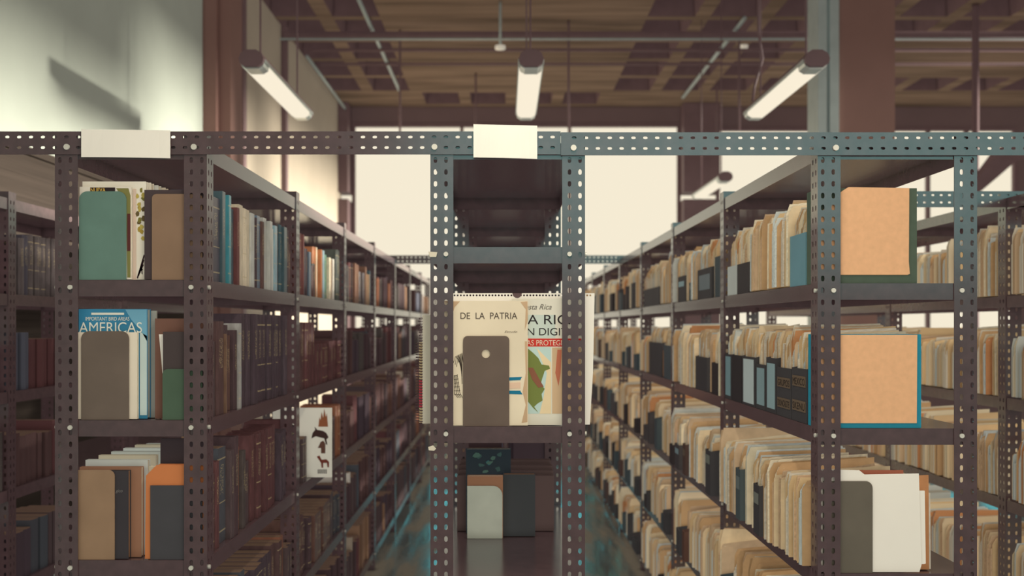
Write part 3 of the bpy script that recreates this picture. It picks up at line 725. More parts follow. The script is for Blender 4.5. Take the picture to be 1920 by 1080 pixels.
# open-topped file boxes
def file_box(x, y, z, w, t, h, lowf, col, label, plate=None, text=None, group=None):
    """open box, low at the aisle and high at the back; aisle face at x facing -X"""
    r = thing('file_box', label, 'box', (x, y, z), group); c = .003
    pr = [(0, 0), (w, 0), (w, h), (w * .45, h), (0, lowf)]
    b = MB()
    for yy in (0, t - c): b.extrude(pr, (0, yy, 0), (1, 0, 0), (0, 0, 1), (0, c, 0))
    b.box((0, c, 0), (c, t - c, lowf)); b.box((w - c, c, 0), (w, t - c, h)); b.box((c, c, 0), (w - c, t - c, c))
    me = b.mesh('box_shell'); bm = bmesh.new(); bm.from_mesh(me); bmesh.ops.recalc_face_normals(bm, faces=bm.faces); bm.to_mesh(me); bm.free()
    link('box_shell', me, M['flat'], r, color=col)
    if plate:
        a, b0, pc = plate; k = MB(); k.box((-.0012, t * .12, lowf * a), (-.0001, t * .88, lowf * b0)); k.obj('label', M['flat'], r, color=pc)
    if text:
        for s, f in text:
            k = MB(); k.box((-.0014, t * .06, lowf * f), (-.0001, t * .94, lowf * (f + .2))); k = k.obj('label', M['flat'], r, color=rgb(112, 96, 78))
            lettering('title', s, t * .9, lowf * (f + .03), t * .8, lowf * .13, -.0017, rgb(40, 34, 34), k, 'side')
    return r
DK = rgb(72, 70, 70); TL = rgb(150, 176, 176)
zr = zR[1:]; gR = 'manila folders on the folder row'
RN = 'folder row'
BOXES = {}
def bx(tier, y, t, lowf, col, label, h=.2, plate=None, text=None, x=None, w=.3):
    BOXES.setdefault(tier, []).append((y, y + t))
    return file_box(RX0 + .0045 if x is None else x, y, zr[tier] + .0005, w, t, h, lowf, col, label, plate, text)
# top shelf
def yat(p): return (RX0 + .004) * F / (p - VX)      # where the aisle face of the folder row crosses a pixel column
bx(0, yat(1510), yat(1481) - yat(1510), .145, rgb(110, 150, 158), 'weathered blue box file just behind the top orange board box', .16)
bx(0, yat(1402), yat(1382) - yat(1402), .105, rgb(66, 62, 62), 'black file box with white lettering on the top folder shelf', .13, text=None)
bx(0, yat(1381), yat(1364) - yat(1381), .105, rgb(200, 206, 196), 'pale grey file box beside the black lettered one on top folder shelf', .13)
bx(0, yat(1334), yat(1308) - yat(1334), .125, DK, 'charcoal file box, second cluster on top folder shelf', .15, plate=(.3, .8, rgb(120, 130, 130)))
bx(0, yat(1284), yat(1271) - yat(1284), .12, DK, 'narrow charcoal file box with small label on top folder shelf', .14, plate=(.6, .8, TL))
bx(0, yat(1236), yat(1207) - yat(1236), .1, DK, 'wide dark file box before the third post on top folder shelf', .12)
# second shelf
yy = yat(1519)
cfg = [(1512, 1484, .15, 'dark lettered file box next to the teal board box', None, [('MEXICO', .66), ('SKENU', .2)], DK),
       (1483, 1456, .145, 'dark file box with two lettered strips, second from teal board box', None, [('GRUPOS', .6), ('DONCASTE', .18)], DK),
       (1455, 1436, .17, 'charcoal file box with broad pale blue label on second shelf', (.08, .9, TL), None, DK),
       (1435, 1417, .145, 'low charcoal file box with plain blue-grey label on second shelf', (.1, .92, rgb(140, 165, 165)), None, DK),
       (1416, 1391, .165, 'file box with torn white-blue label on second folder shelf', (.05, .95, rgb(196, 210, 204)), None, DK),
       (1390, 1372, .165, 'plain black file box on the second folder shelf', None, None, rgb(60, 56, 56)),
       (1371, 1359, .165, 'dark file box with tall teal-grey label before the first inner post', (.08, .95, rgb(128, 158, 160)), None, DK)]
for a, b, lf, lab, pl, tx, c in cfg:
    o = bx(1, yat(a), yat(b) - yat(a) - .002, lf, c, lab, lf * 1.15, pl, tx)
bx(1, yat(1326), yat(1304) - yat(1326), .14, DK, 'charcoal file box in second bay of second folder shelf, near end', .16)
bx(1, yat(1258), yat(1244) - yat(1258), .17, rgb(78, 86, 88), 'blue-charcoal file box in second bay of second folder shelf', .19)
bx(1, yat(1240), yat(1217) - yat(1240), .18, DK, 'charcoal file box with pale clip, far in second folder shelf', .2)
# third and fourth shelves
bx(2, yat(1418) + .06, .07, .17, rgb(80, 90, 90), 'blue-charcoal file box among folders on the third folder shelf', .19, plate=(.6, .85, rgb(110, 120, 116)), x=RX0 - .036)
bx(2, 4.135, .1, .17, DK, 'wide charcoal file box just past first inner post, third shelf', .19, plate=(.7, .9, rgb(120, 124, 112)), x=RX0 - .036)
bx(3, yat(1300), .06, .13, rgb(96, 70, 60), 'brown file box among folders on the fourth shelf', .15, x=RX0 - .036)
def sk(t): return BOXES.get(t, [])
MBOX = []
def auto_boxes(tier, bay, share, y_from=None, mass=False, lf=(.07, .17)):
    y = (Y0 + bay * BAY + .075) if y_from is None else y_from; end = Y0 + (bay + 1) * BAY - .03; i = 0
    while True:
        t = R.uniform(.06, .13)
        if y + t > end: break
        if R.random() < share and not any(y < b + .01 and y + t > a - .01 for a, b in sk(tier)):
            q = R.uniform(*lf); cn, cc = R.choice((('charcoal', (70, 68, 68)), ('blue-charcoal', (72, 82, 84)), ('black', (60, 54, 54)), ('dark brown', (84, 66, 60)), ('charcoal', (74, 70, 70))))
            if mass: MBOX.append((rgb(*cc), RX0 - .022, y, zr[tier] + .0005, t, q)); BOXES.setdefault((tier, 'm'), []).append((y, y + t))
            else:
                lab = '%s file box with folders, %s along %s bay, %s shelf of the folder row' % (cn, nth(i), ORD[bay], TIER[tier])
                bx(tier, y, t, q, rgb(*cc), lab, q * 1.15, (.62, .84, rgb(*R.choice(((120, 122, 112), (130, 150, 152), (104, 92, 78))))) if R.random() < .5 else None, None, RX0 - (.036 if tier > 1 else -.0045))
            i += 1
        y += t + R.choice((.002, .002, .1, .2))
auto_boxes(2, 0, .55, Y0 + .5); auto_boxes(2, 1, .6); auto_boxes(3, 0, .5, Y0 + .4); auto_boxes(3, 1, .6); auto_boxes(0, 1, .25); auto_boxes(1, 1, .3)
for b_ in range(2, 7):
    for t_ in range(5): auto_boxes(t_, b_, .4 if t_ < 2 else .55, mass=True)
for b_ in (0, 1): auto_boxes(4, b_, .6, mass=True)
tops = [fz(345), fz(620), fz(880)]
def fill_boxes(tier, hmin, hmax, n=2):
    """folders standing inside the boxes of a shelf"""
    for n_, (a, b) in enumerate(sorted(sk(tier))):
        y = a + .005; i = 0
        while y + .012 < b - .004:
            t = min(R.uniform(.014, .03), b - .004 - y)
            if t < .01: break
            if a > Y0 + 2 * BAY: FMASS.append((R.randrange(len(FP)), RX0 + (.0165 if tier < 2 else -.024), y, zr[tier] + .006, .27, t, R.uniform(hmin, hmax), R.choice(FW)))
            else:
                cn = R.choice(FW); put_folder(RX0 + (.0165 if tier < 2 else -.024), y, zr[tier] + .006, .27, t, R.uniform(hmin, hmax), cn, '%s folder standing %s inside the %s file box of the %s folder shelf' % (cn, nth(i), nth(n_), TIER[tier]), gR)
            y += t + .001; i += 1
fill_boxes(0, .2, .24); fill_boxes(1, .235, .27); fill_boxes(2, .22, .25)
row_folders(RX0, 0, zr[0], 0, RN, gR, sk(0), y_from=Y0 + .118, lo=.21, hi=.255)
row_folders(RX0, 1, zr[1], 0, RN, gR, sk(1), y_from=yat(1352), lo=.22, hi=.27)
row_folders(RX0 - .025, 2, zr[2], 0, RN, gR, sk(2), y_from=Y0 + .03, lo=.24, hi=.29)
row_folders(RX0 - .02, 3, zr[3], 0, RN, gR, sk(3), y_from=Y0 + .3, lo=.22, hi=.28)
row_folders(RX0, 0, zr[0], 1, RN, gR, sk(0), lo=.2, hi=.245)
row_folders(RX0, 1, zr[1], 1, RN, gR, sk(1), lo=.22, hi=.27)
row_folders(RX0 - .015, 2, zr[2], 1, RN, gR, sk(2), lo=.21, hi=.27)
for b in range(2, 7):
    for t in range(5):
        row_folders(RX0, t, zr[t], b, '', '', sk(t), mass=True, lo=.19, hi=.26)
row_folders(RX0 - .01, 3, zr[3], 1, '', '', sk(3), mass=True, lo=.2, hi=.26); row_folders(RX0 - .01, 4, zr[4], 1, '', '', mass=True, lo=.2, hi=.26)
row_folders(RX0 - .01, 4, zr[4], 0, '', '', mass=True, y_from=Y0 + .4, lo=.2, hi=.26)
gR2 = 'folders on the farther folder row'
for t in range(4):
    row_folders(R2X0, t, zr[t], 1, 'farther folder row', gR2, y_from=Y0 + BAY + .06, y_to=Y0 + BAY + (.36 if t < 3 else .3), lo=.22, hi=.27)
    row_folders(R2X0, t, zr[t], 1, '', '', mass=True, y_from=Y0 + BAY + (.362 if t < 3 else .302), lo=.2, hi=.26); row_folders(R2X0, t, zr[t], 2, '', '', mass=True, lo=.2, hi=.26)
    row_folders(R2X0, t, zr[t], 0, '', '', mass=True, y_from=Y0 + .85, lo=.2, hi=.26)
for b in (0, 1, 2): row_folders(R2X0, 4, zr[4], b, '', '', mass=True, lo=.2, hi=.26)
print('folders placed', NF[0], 'mass', len(FMASS))
def build_folder_mass():
    vs = []; fs = []; cs = []
    for k, x, y, z, w, t, h, cn in FMASS:
        q = R.uniform(.85, 1.06)
        for ch in FP[k].children:
            base = FCOL[cn] if ch.name.startswith('cover') else R.choice(PCOL)
            c = tuple(min(.95, v * q * .93) for v in rgb(*base)[:3]) + (1,); o = len(vs)
            vs += [(x + v.co.x * w, y + v.co.y * t, z + v.co.z * h) for v in ch.data.vertices]
            for p in ch.data.polygons: fs.append(tuple(o + i for i in p.vertices)); cs.append(c)
    me = bpy.data.meshes.new('folders'); me.from_pydata(vs, [], fs); me.update()
    at = me.color_attributes.new('tint', 'FLOAT_COLOR', 'POINT'); arr = [0.0] * (4 * len(vs))
    for f, c in zip(fs, cs):
        for i in f: arr[4 * i:4 * i + 4] = c
    at.data.foreach_set('color', arr)
    m, N, L, B = new_mat('mixed_manila'); B.inputs['Roughness'].default_value = .8; B.inputs['Specular IOR Level'].default_value = .1
    an = N.new('ShaderNodeVertexColor'); an.layer_name = 'tint'; L.new(an.outputs['Color'], B.inputs['Base Color']); me.materials.append(m)
    tag(link('folders', me, None), 'the many folders farther down the aisle of the folder row', 'folders', kind='stuff')
build_folder_mass()
def build_box_mass():
    w = MB(); ms = {}
    for col, x, y, z, t, q in MBOX:
        k = ms.setdefault(tuple(round(c, 3) for c in col), MB())
        k.extrude([(0, 0), (.3, 0), (.3, q * 1.15), (.13, q * 1.15), (0, q)], (x, y, z), (1, 0, 0), (0, 0, 1), (0, .003, 0)); k.extrude([(0, 0), (.3, 0), (.3, q * 1.15), (.13, q * 1.15), (0, q)], (x, y + t - .003, z), (1, 0, 0), (0, 0, 1), (0, .003, 0))
        k.box((x, y + .003, z), (x + .003, y + t - .003, z + q))
    me = bpy.data.meshes.new('file_boxes'); vs = []; fs = []; mi = []
    for n_, (c, k) in enumerate(ms.items()):
        o = len(vs); vs += k.v; fs += [tuple(i + o for i in f) for f in k.f]; mi += [n_] * len(k.f)
        me.materials.append(mat('dark_box_card', c, rough=.6, spec=.2))
    me.from_pydata(vs, [], fs); me.update()
    for p, n_ in zip(me.polygons, mi): p.material_index = n_
    tag(link('file_boxes', me, None), 'the many dark file boxes farther down the aisle of the folder row', 'boxes', kind='stuff')
build_box_mass()

# ------------------------------------------------------------------ what stands at the shelf ends
def box_book(name, label, x0, x1, y, t, ztop, zb, col, page=PAGE, cat='book', group=None, m='flat', edge=None):
    """book or magazine seen from its front cover: > cover (two boards and spine), page_block"""
    r = thing(name, label, cat, (x0, y, zb), group); w = x1 - x0; h = ztop - zb; b = min(.0025, t * .2)
    c = MB(); c.box((0, 0, 0), (w, b, h)); c.box((0, t - b, 0), (w, t, h)); c.box((0, b, 0), (b, t - b, h)); c.obj('cover', M[m], r, color=col)
    p = MB(); p.box((b, b, .002), (w - .002, t - b, h - .002)); p.obj('page_block', M['pages'], r, color=page)
    return r
def bookend(label, x0, x1, y, ztop, zb, col, corners=(1, 1), rad=.02, hole=None):
    zb += .0006; r = thing('bookend', label, 'bookend', (x0, y, zb), 'metal bookends at the shelf ends'); w = x1 - x0; h = ztop - zb
    pts = rounded(w, h, rad, corners)
    if hole:
        me = filled(pts, hole, (0, 0, 0), (1, 0, 0), (0, 0, 1), (0, .002, 0), 'plate'); link('plate', me, M['enamel'], r, color=col)
    else:
        k = MB(); k.extrude(pts, (0, 0, 0), (1, 0, 0), (0, 0, 1), (0, .002, 0)); k.obj('plate', M['enamel'], r, color=col)
    k = MB(); k.box((.004, .002, .0002), (w - .004, .05, .001)); k.obj('foot', M['enamel'], r, color=col)
    return r
def local(o, parent):
    """keep a world-placed mesh where it is under its parent"""
    o.data.transform(Matrix.Translation(-Vector(parent.location)))
    for c in parent.children:
        if c.name.startswith('cover') and c is not o and not o.name.startswith('cover'): o.parent = c; break
    return o
yf = Y0 + .008
# --- book row, top shelf
z = zs[0] + .002
bookend('sage green bookend plate in front of magazines, top shelf of book row', fx(146), fx(235), yf, fz(358), zs[0], rgb(104, 134, 120), (1, 1), .022)
b = box_book('magazine', 'magazine titled NUEVA behind the sage green bookend', fx(146), fx(243), yf + .004, .009, fz(349), z, rgb(236, 226, 206), cat='magazine')
local(patch('title_panel', rect(166, 350.5, 213, 362), yf + .0035, rgb(52, 42, 42), b), b)
t_ = lettering('title', 'NUEVA', fx(167), fz(359), fx(195) - fx(167), 7.5 * S, yf + .0029, rgb(240, 196, 96), b); local(t_, b)
local(patch('photo_print', [(215, 352), (238, 352), (242, 366), (242, 520), (236, 520), (234, 380)], yf + .0035, rgb(132, 128, 74), b), b)
local(patch('photo_print', [(236, 400), (242, 400), (242, 470), (236, 470)], yf + .0030, rgb(96, 52, 48), b), b)
b = box_book('book', 'white book with yellow plant photographs, top shelf end of book row', fx(148), fx(268), yf + .016, .02, fz(338), z, rgb(244, 236, 214), rgb(236, 226, 206))
rp = random.Random(5)
for k in range(16):
    cx_, cz_ = rp.uniform(252, 264), rp.uniform(352, 460); q = [(cx_ + rp.uniform(2, 5) * math.cos(a), cz_ + rp.uniform(3, 7) * math.sin(a)) for a in [i * math.pi / 3 for i in range(6)]]
    local(patch('leaf_print', q, yf + .0153 - k * .00004, rgb(*rp.choice(((176, 150, 66), (132, 124, 60), (196, 176, 90), (108, 92, 58)))), b), b)
for k in range(5):
    local(patch('stem_print', [(251 + k * 2, 520 - 5 * k), (253 + k * 2, 522 - 5 * k), (266 - k, 478 + 9 * k), (264 - k, 476 + 9 * k)], yf + .0153, rgb(60, 40, 44), b), b)
local(patch('spine_edge', rect(243.5, 352, 250, 524), yf + .0150, rgb(226, 202, 180), b), b)
for k in range(7):
    box_book('book', 'pale paperback, %s of those receding behind the plant book' % ORD[k], fx(150), fx(272 + 7 * min(k, 4)), yf + .04 + k * .03, .026, fz(338 + k * 2), z, rgb(*((232, 224, 204), (214, 214, 200), (226, 212, 186))[k % 3]))
bookend('brown bookend plate with dark volume behind, top shelf of book row', fx(283), fx(378), yf, fz(363), zs[0], rgb(142, 114, 90), (1, 1), .012)
box_book('book', 'dark volume framed behind the brown bookend, top shelf of book row', fx(268), fx(384), yf + .004, .03, fz(355), z, rgb(78, 66, 66))
# --- book row, second shelf
z = zs[1] + .002
bookend('grey-brown bookend before the bird areas book', fx(150), fx(240), yf, fz(621), zs[1], rgb(112, 98, 86), (1, 1), .02)
b = box_book('book', 'cream book directly behind the grey-brown bookend', fx(140), fx(254), yf + .004, .014, fz(623), z, rgb(240, 226, 200))
b = box_book('book', 'blue book on important bird areas of the Americas', fx(140), fx(270), yf + .02, .028, fz(579), z, rgb(58, 132, 164), rgb(190, 190, 176), m='gloss')
yt = yf + .0193
local(patch('photo_print', [(228, 580), (269, 580), (269, 640), (258, 620), (240, 600)], yt, rgb(120, 176, 196), b), b)
local(patch('photo_print', [(256, 622), (269, 630), (269, 780), (256, 780)], yt, rgb(206, 222, 214), b), b)
local(patch('band_print', rect(164, 586, 226, 590), yt - .0004, rgb(240, 236, 216), b), b)
local(lettering('title', 'IMPORTANT BIRD AREAS', fx(153), fz(601), (236 - 153) * S, 7 * S, yt - .0005, rgb(240, 236, 216), b), b)
local(lettering('title', 'AMERICAS', fx(141), fz(624), (260 - 141) * S, 20 * S, yt - .0008, rgb(232, 232, 216), b), b)
box_book('book', 'grey paperback just behind the bird areas book', fx(150), fx(279), yf + .05, .012, fz(582), z, rgb(180, 182, 170))
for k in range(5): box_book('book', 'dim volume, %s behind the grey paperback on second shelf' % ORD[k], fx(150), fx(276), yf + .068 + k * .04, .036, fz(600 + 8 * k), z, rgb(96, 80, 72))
bookend('dark green bookend on the second shelf of book row', fx(303), fx(378), yf, fz(692), zs[1], rgb(78, 98, 78), (1, 0), .014)
box_book('book', 'black book above the dark green bookend', fx(303), fx(383), yf + .004, .012, fz(622), z, rgb(78, 68, 66))
w = MB(); w.extrude([(fx(302), fz(735)), (fx(304), fz(735)), (fx(301), fz(627)), (fx(292), fz(627))], (0, yf + .0185, 0), (1, 0, 0), (0, 0, 1), (0, .002, 0))
tag(w.obj('paper_sheet', M['paper']), 'narrow white sheet slipped between brown and black books', 'paper')
box_book('book', 'brown cloth book behind the white slipped sheet', fx(284), fx(384), yf + .021, .022, fz(597), z, rgb(122, 88, 74))
# --- book row, third shelf
z = zs[2] + .002
bookend('tan scratched bookend on the third shelf of book row', fx(140), fx(213), yf, fz(882), zs[2], rgb(156, 126, 98), (0, 1), .016)
b = box_book('book', 'black book with script on cover behind the tan bookend', fx(140), fx(238), yf + .004, .02, fz(884), z, rgb(66, 62, 64), rgb(150, 112, 84))
local(lettering('title', 'gico', fx(214), fz(926), 13 * S, 7 * S, yf + .0036, rgb(132, 128, 122), b, shear=.3), b)
box_book('book', 'tan paperback behind the black script book', fx(140), fx(257), yf + .026, .02, fz(879), z, rgb(160, 118, 92))
for k in range(6):
    box_book('binder', 'grey-white file binder, %s of those leaning behind the tan paperback' % ORD[k], fx(143 + 9 * k), fx((262, 264, 268, 290, 296, 300)[k]), yf + .055 + k * .06, .022, fz((868, 864, 862, 860, 858, 860)[k]), z, rgb(*((206, 210, 200), (196, 186, 160), (190, 196, 186))[k % 3]), cat='binder')
w = MB(); rp = random.Random(9); q = [(fx(238 + 6 * i), fz(846 - rp.uniform(4, 22))) for i in range(9)]
w.extrude([(fx(238), fz(862)), (fx(288), fz(862))] + q[::-1], (0, Y0 + .48, 0), (1, 0, 0), (0, 0, 1), (0, .05, 0)); tag(w.obj('wrapped_paper', M['flat'], color=rgb(140, 112, 88)), 'torn brown paper wrap standing behind the grey-white binders', 'paper')
bookend('black bookend in front of the orange book, third shelf', fx(280), fx(378), yf, fz(911), zs[2], rgb(74, 72, 74), (0, 0), .01)
r = thing('book', 'orange book with cut corner behind the black bookend', 'book', (0, 0, 0))
w = MB(); w.extrude([(fx(269), z), (fx(384), z), (fx(384), fz(873)), (fx(291), fz(873)), (fx(271), fz(893))], (0, yf + .004, 0), (1, 0, 0), (0, 0, 1), (0, .003, 0))
w.extrude([(fx(269), z), (fx(384), z), (fx(384), fz(873)), (fx(291), fz(873)), (fx(271), fz(893))], (0, yf + .03, 0), (1, 0, 0), (0, 0, 1), (0, .003, 0)); w.obj('cover', M['flat'], r, color=rgb(208, 128, 78))
w = MB(); w.box((fx(276), yf + .0071, z), (fx(383), yf + .0299, fz(876))); w.obj('page_block', M['pages'], r, color=PAGE)
box_book('binder', 'black box binder rising behind the orange book', fx(290), fx(384), yf + .04, .012, fz(826), z, rgb(66, 56, 58), cat='binder')

# --- middle row: calendars, old map, atlas
zc = zC[2]; z = zc + .002
be = bookend('brown bookend with round hole in front of the old map', fx(868), fx(955), yf, fz(630), zc, rgb(108, 92, 80), (1, 1), .012, (43 * S, (795 - 664) * S + 5 * S, 8 * S))
b = box_book('map_folder', 'aged parchment map folder lettered DE LA PATRIA', fx(826), fx(990), yf + .004, .008, fz(564), z, rgb(238, 222, 190), cat='map')
yt = yf + .0034
local(lettering('title', 'DE  LA  PATRIA', fx(863), fz(598), 107 * S, 12 * S, yt, rgb(84, 74, 64), b), b)
local(lettering('script', 'Escudo', fx(946), fz(624), 24 * S, 4 * S, yt, rgb(130, 116, 98), b, shear=.4), b)
local(patch('ribbon_print', [(952, 708), (979, 707), (976, 712), (976, 713), (952, 714)], yt, rgb(36, 122, 150), b), b)
local(patch('ribbon_print', [(952, 733), (976, 733), (976, 734), (980, 740), (952, 739)], yt, rgb(36, 122, 150), b), b)
local(patch('ribbon_print', [(952, 718), (976, 717), (976, 729), (952, 729)], yt, rgb(240, 204, 172), b), b)
for k, q in enumerate(([(976, 566), (989, 565), (990, 600), (984, 620), (986, 580)], [(984, 640), (989, 640), (989, 792), (978, 794), (986, 760), (980, 735), (986, 700)], [(830, 565), (862, 565), (852, 576), (845, 600), (848, 570)])):
    local(patch('stain', q, yt + .0002, rgb(206, 172, 134), b), b)
w = MB()
for k in range(7): w.tube([(fx(850 + k * 3), yt, fz(680 + 4 * (k % 3))), (fx(854 + k * 2), yt, fz(668 - k)), (fx(860 + k), yt, fz(676 + 3 * k)), (fx(866), yt, fz(690 + 5 * k))], .0007, 4)
for k in range(6): w.tube([(fx(851), yt, fz(705 + 7 * k)), (fx(858 + k * 1.2), yt, fz(703 + 7.5 * k))], .0006, 4)
for k in range(4): w.tube([(fx(851 + 2 * k), yt, fz(704)), (fx(852 + 3.4 * k), yt, fz(738)), (fx(858 + 3 * k), yt, fz(746))], .0006, 4)
local(w.obj('ink_drawing', M['flat'], b, color=rgb(74, 64, 56)), b)
# atlas with the red band
b = box_book('atlas', 'Costa Rica atlas with red band and green map on its cover', fx(960), fx(1092), yf + .016, .008, fz(560), z, rgb(228, 222, 200), cat='atlas')
yt = yf + .0154
local(lettering('script', 'Costa Rica', fx(975), fz(580), 60 * S, 10 * S, yt, rgb(110, 104, 94), b, shear=.35), b)
local(patch('photo_print', rect(989, 590, 1042, 634), yt + .0003, rgb(206, 216, 200), b), b)
local(lettering('title', 'COSTA RICA', fx(911), fz(608), 176 * S, 18 * S, yt, rgb(48, 42, 42), b), b)
local(lettering('title', 'EN DIGITAL', fx(978), fz(629), 112 * S, 14 * S, yt, rgb(48, 42, 42), b), b)
local(patch('red_band', rect(980, 635, 1091, 650), yt + .0002, rgb(206, 60, 52), b), b)
local(lettering('title', 'AREAS PROTEGIDAS', fx(966), fz(648), 112 * S, 10 * S, yt - .0003, rgb(238, 214, 186), b), b)
local(patch('map_sea', rect(980, 651, 1034, 777), yt + .0003, rgb(196, 218, 206), b), b)
mp = [(988, 652), (1000, 662), (1010, 672), (1016, 684), (1030, 686), (1032, 692), (1022, 696), (1018, 708), (1014, 722), (1022, 730), (1016, 740), (1018, 752), (1008, 758), (1002, 764), (1010, 775), (1000, 766), (992, 756), (988, 752), (986, 700)]
local(patch('map_land', mp, yt, rgb(124, 134, 70), b), b)
local(patch('map_land', [(990, 690), (1000, 690), (1012, 712), (1020, 726), (1010, 728), (998, 712)], yt - .0004, rgb(146, 96, 72), b), b)
local(patch('map_land', [(1006, 652), (1034, 680), (1034, 777), (1012, 777), (1020, 745), (1026, 700)], yt + .0001, rgb(240, 216, 170), b), b)
local(patch('photo_print', rect(1036, 652, 1091, 777), yt + .0002, rgb(212, 180, 140), b), b)
local(patch('photo_print', [(1046, 656), (1054, 656), (1052, 700), (1048, 725), (1042, 700)], yt - .0002, rgb(190, 112, 84), b), b)
# wall calendar behind
t = thing('wall_calendar', 'big white wall calendar with punched top edge behind the map', 'calendar', (0, 0, 0)); yc = yf + .03
w = MB(); w.perf((fx(812), yc, fz(557)), (0, 0, 1), (1, 0, 0), (0, .0016, 0), 8 * S, fx(1117) - fx(812), (.5,), 6 * S, 1.7 * S, 1.7 * S, 0)
w.extrude([(fx(812), z), (fx(1108), z), (fx(1114), fz(700)), (fx(1117), fz(557)), (fx(812), fz(557))], (0, yc, 0), (1, 0, 0), (0, 0, 1), (0, .0016, 0)); w.obj('page', M['paper'], t)
w = MB(); w.extrude([(fx(970) + 9 * S * math.cos(a), fz(549) + 9 * S * math.sin(a)) for a in [math.pi + i * math.pi / 10 for i in range(11)]], (0, yc - .0006, 0), (1, 0, 0), (0, 0, 1), (0, .0028, 0)); w.obj('hanger_notch', M['dark'], t)
w = MB(); w.box((fx(815), yc + .0017, z), (fx(1090), yc + .008, fz(557) - .004)); w.obj('page_block', M['pages'], t, color=rgb(236, 226, 204))
# spiral notebooks at the other side of the post
def notebook(x0, x1, y, t, ztop, zb, col, lab, wire, band=None):
    r = thing('spiral_notebook', lab, 'notebook', (0, 0, 0), 'notebooks beside the calendar')
    w = MB(); w.box((x0, y, zb), (x1, y + t, ztop)); w.obj('page_block', M['pages'], r, color=col)
    w = MB(); w.box((x0 - .001, y - .0012, zb), (x1, y - .0001, ztop)); w.obj('cover', M['flat'], r, color=col)
    w = MB(); n = int((ztop - zb) / .0075)
    for i in range(n):
        zz = zb + (i + .6) * .0075; w.tube([(x0 - .004 + .007 * math.cos(a), y + t * .5 - (t * .5 + .004) * math.sin(a), zz + .0015 * math.sin(a)) for a in [j * math.pi / 4 for j in range(9)]], .0009, 4)
    w.obj('wire', M['dark'], r)
    if band:
        w = MB(); w.box((x0 - .0011, y - .002, band[0]), (x0 + .008, y - .0013, band[1])); w.obj('band_print', M['flat'], r, color=band[2])
    return r
notebook(fx(789), fx(830), Y0 + .07, .018, fz(590), z, rgb(216, 208, 184), 'tall spiral notebook with speckled pages sticking out beside the calendar', True)
notebook(fx(781), fx(828), Y0 + .1, .014, fz(643), z, rgb(232, 208, 160), 'shorter cream spiral notebook with pink band beside the calendar', True, (fz(770), fz(716), rgb(226, 84, 96)))
# tape scraps on the post
for q, lab in (([(803, 472), (820, 473), (818, 482), (806, 482)], 'scrap of pale tape on the post beside the empty shelf'), ([(803, 838), (812, 835), (818, 841), (814, 845), (804, 844)], 'crumpled scrap of tape low on the post below the calendar')):
    tag(patch('tape_scrap', q, Y0 - .002, rgb(226, 216, 190), None, th=.0015), lab, 'tape')
# --- middle row, lower shelf: things set back
yb_ = 3.41; z3 = zC[3] + .002
def bxp(p): return X(p, yb_)
def bzp(p): return Z(p, yb_)
bookend('white metal bookend on the low middle shelf', bxp(876), bxp(942), yb_, bzp(911), zC[3], rgb(196, 200, 180), (0, 1), .03)
box_book('book', 'tan board book behind the white bookend', bxp(876), bxp(943), yb_ + .004, .03, bzp(893), z3, rgb(168, 122, 92))
box_book('book', 'black book standing next to the white bookend', bxp(943.5), bxp(1004), yb_ + .03, .04, bzp(892), z3, rgb(74, 76, 76), rgb(150, 108, 80))
b = box_book('book', 'dark blue-green globe book rising above the tan board book', bxp(872), bxp(958), yb_ + .08, .03, Z(842, yb_ + .08), z3, rgb(52, 62, 68))
rp = random.Random(4)
for k in range(9):
    cx_, cz_ = rp.uniform(884, 946), rp.uniform(852, 886); q = [(X(cx_ + rp.uniform(3, 9) * math.cos(a), yb_ + .08), Z(cz_ + rp.uniform(2, 6) * math.sin(a), yb_ + .08)) for a in [i * math.pi / 3.5 for i in range(7)]]
    local(patch('globe_print', q, yb_ + .0793 - k * .00005, rgb(*rp.choice(((60, 112, 116), (86, 116, 104), (70, 96, 92)))), b, px=False), b)
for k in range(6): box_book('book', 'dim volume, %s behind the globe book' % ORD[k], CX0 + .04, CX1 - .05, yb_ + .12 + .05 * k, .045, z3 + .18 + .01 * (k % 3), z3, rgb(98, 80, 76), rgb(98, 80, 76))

# --- folder row ends
r = thing('board_box', 'dark green box with orange board front, top of folder row', 'box', (0, 0, 0))
w = MB(); w.box((RX0 + .004, yf + .003, zr[0] + .0006), (fx(1722), yf + .107, fz(352))); w.obj('box_body', M['greenbox'], r)
w = MB(); w.extrude([(fx(1538), fz(515)), (fx(1704), fz(515)), (fx(1708), fz(513)), (fx(1706), fz(490)), (fx(1707), fz(352)), (fx(1593), fz(350)), (fx(1580), fz(358)), (fx(1538), fz(400))], (0, yf, 0), (1, 0, 0), (0, 0, 1), (0, .0029, 0)); w.obj('board_front', M['board'], r)
r = thing('board_box', 'teal box with speckled orange board front, second shelf of folder row', 'box', (0, 0, 0))
w = MB(); w.box((RX0 + .004, yf + .003, zr[1] + .0006), (fx(1730), yf + .095, fz(627))); w.obj('box_body', M['tealbox'], r)
w = MB(); w.extrude([(fx(1538), fz(794)), (fx(1721), fz(794)), (fx(1722), fz(628)), (fx(1538), fz(628))], (0, yf, 0), (1, 0, 0), (0, 0, 1), (0, .0029, 0)); w.obj('board_front', M['board'], r)
bookend('grey-brown bookend before the big white folder', fx(1545), fx(1638), yf, fz(903), zr[2], rgb(106, 98, 84), (0, 1), .018)
r = thing('white_folder', 'big white tabbed folder at the third shelf end of folder row', 'folder', (0, 0, 0))
w = MB(); zb = zr[2] + .002
w.extrude([(fx(1538), zb), (fx(1727), zb), (fx(1731), fz(1061)), (fx(1726), fz(889)), (fx(1624), fz(891)), (fx(1614), fz(883)), (fx(1538), fz(881))], (0, yf + .004, 0), (1, 0, 0), (0, 0, 1), (0, .0025, 0)); w.obj('cover', M['paper'], r)
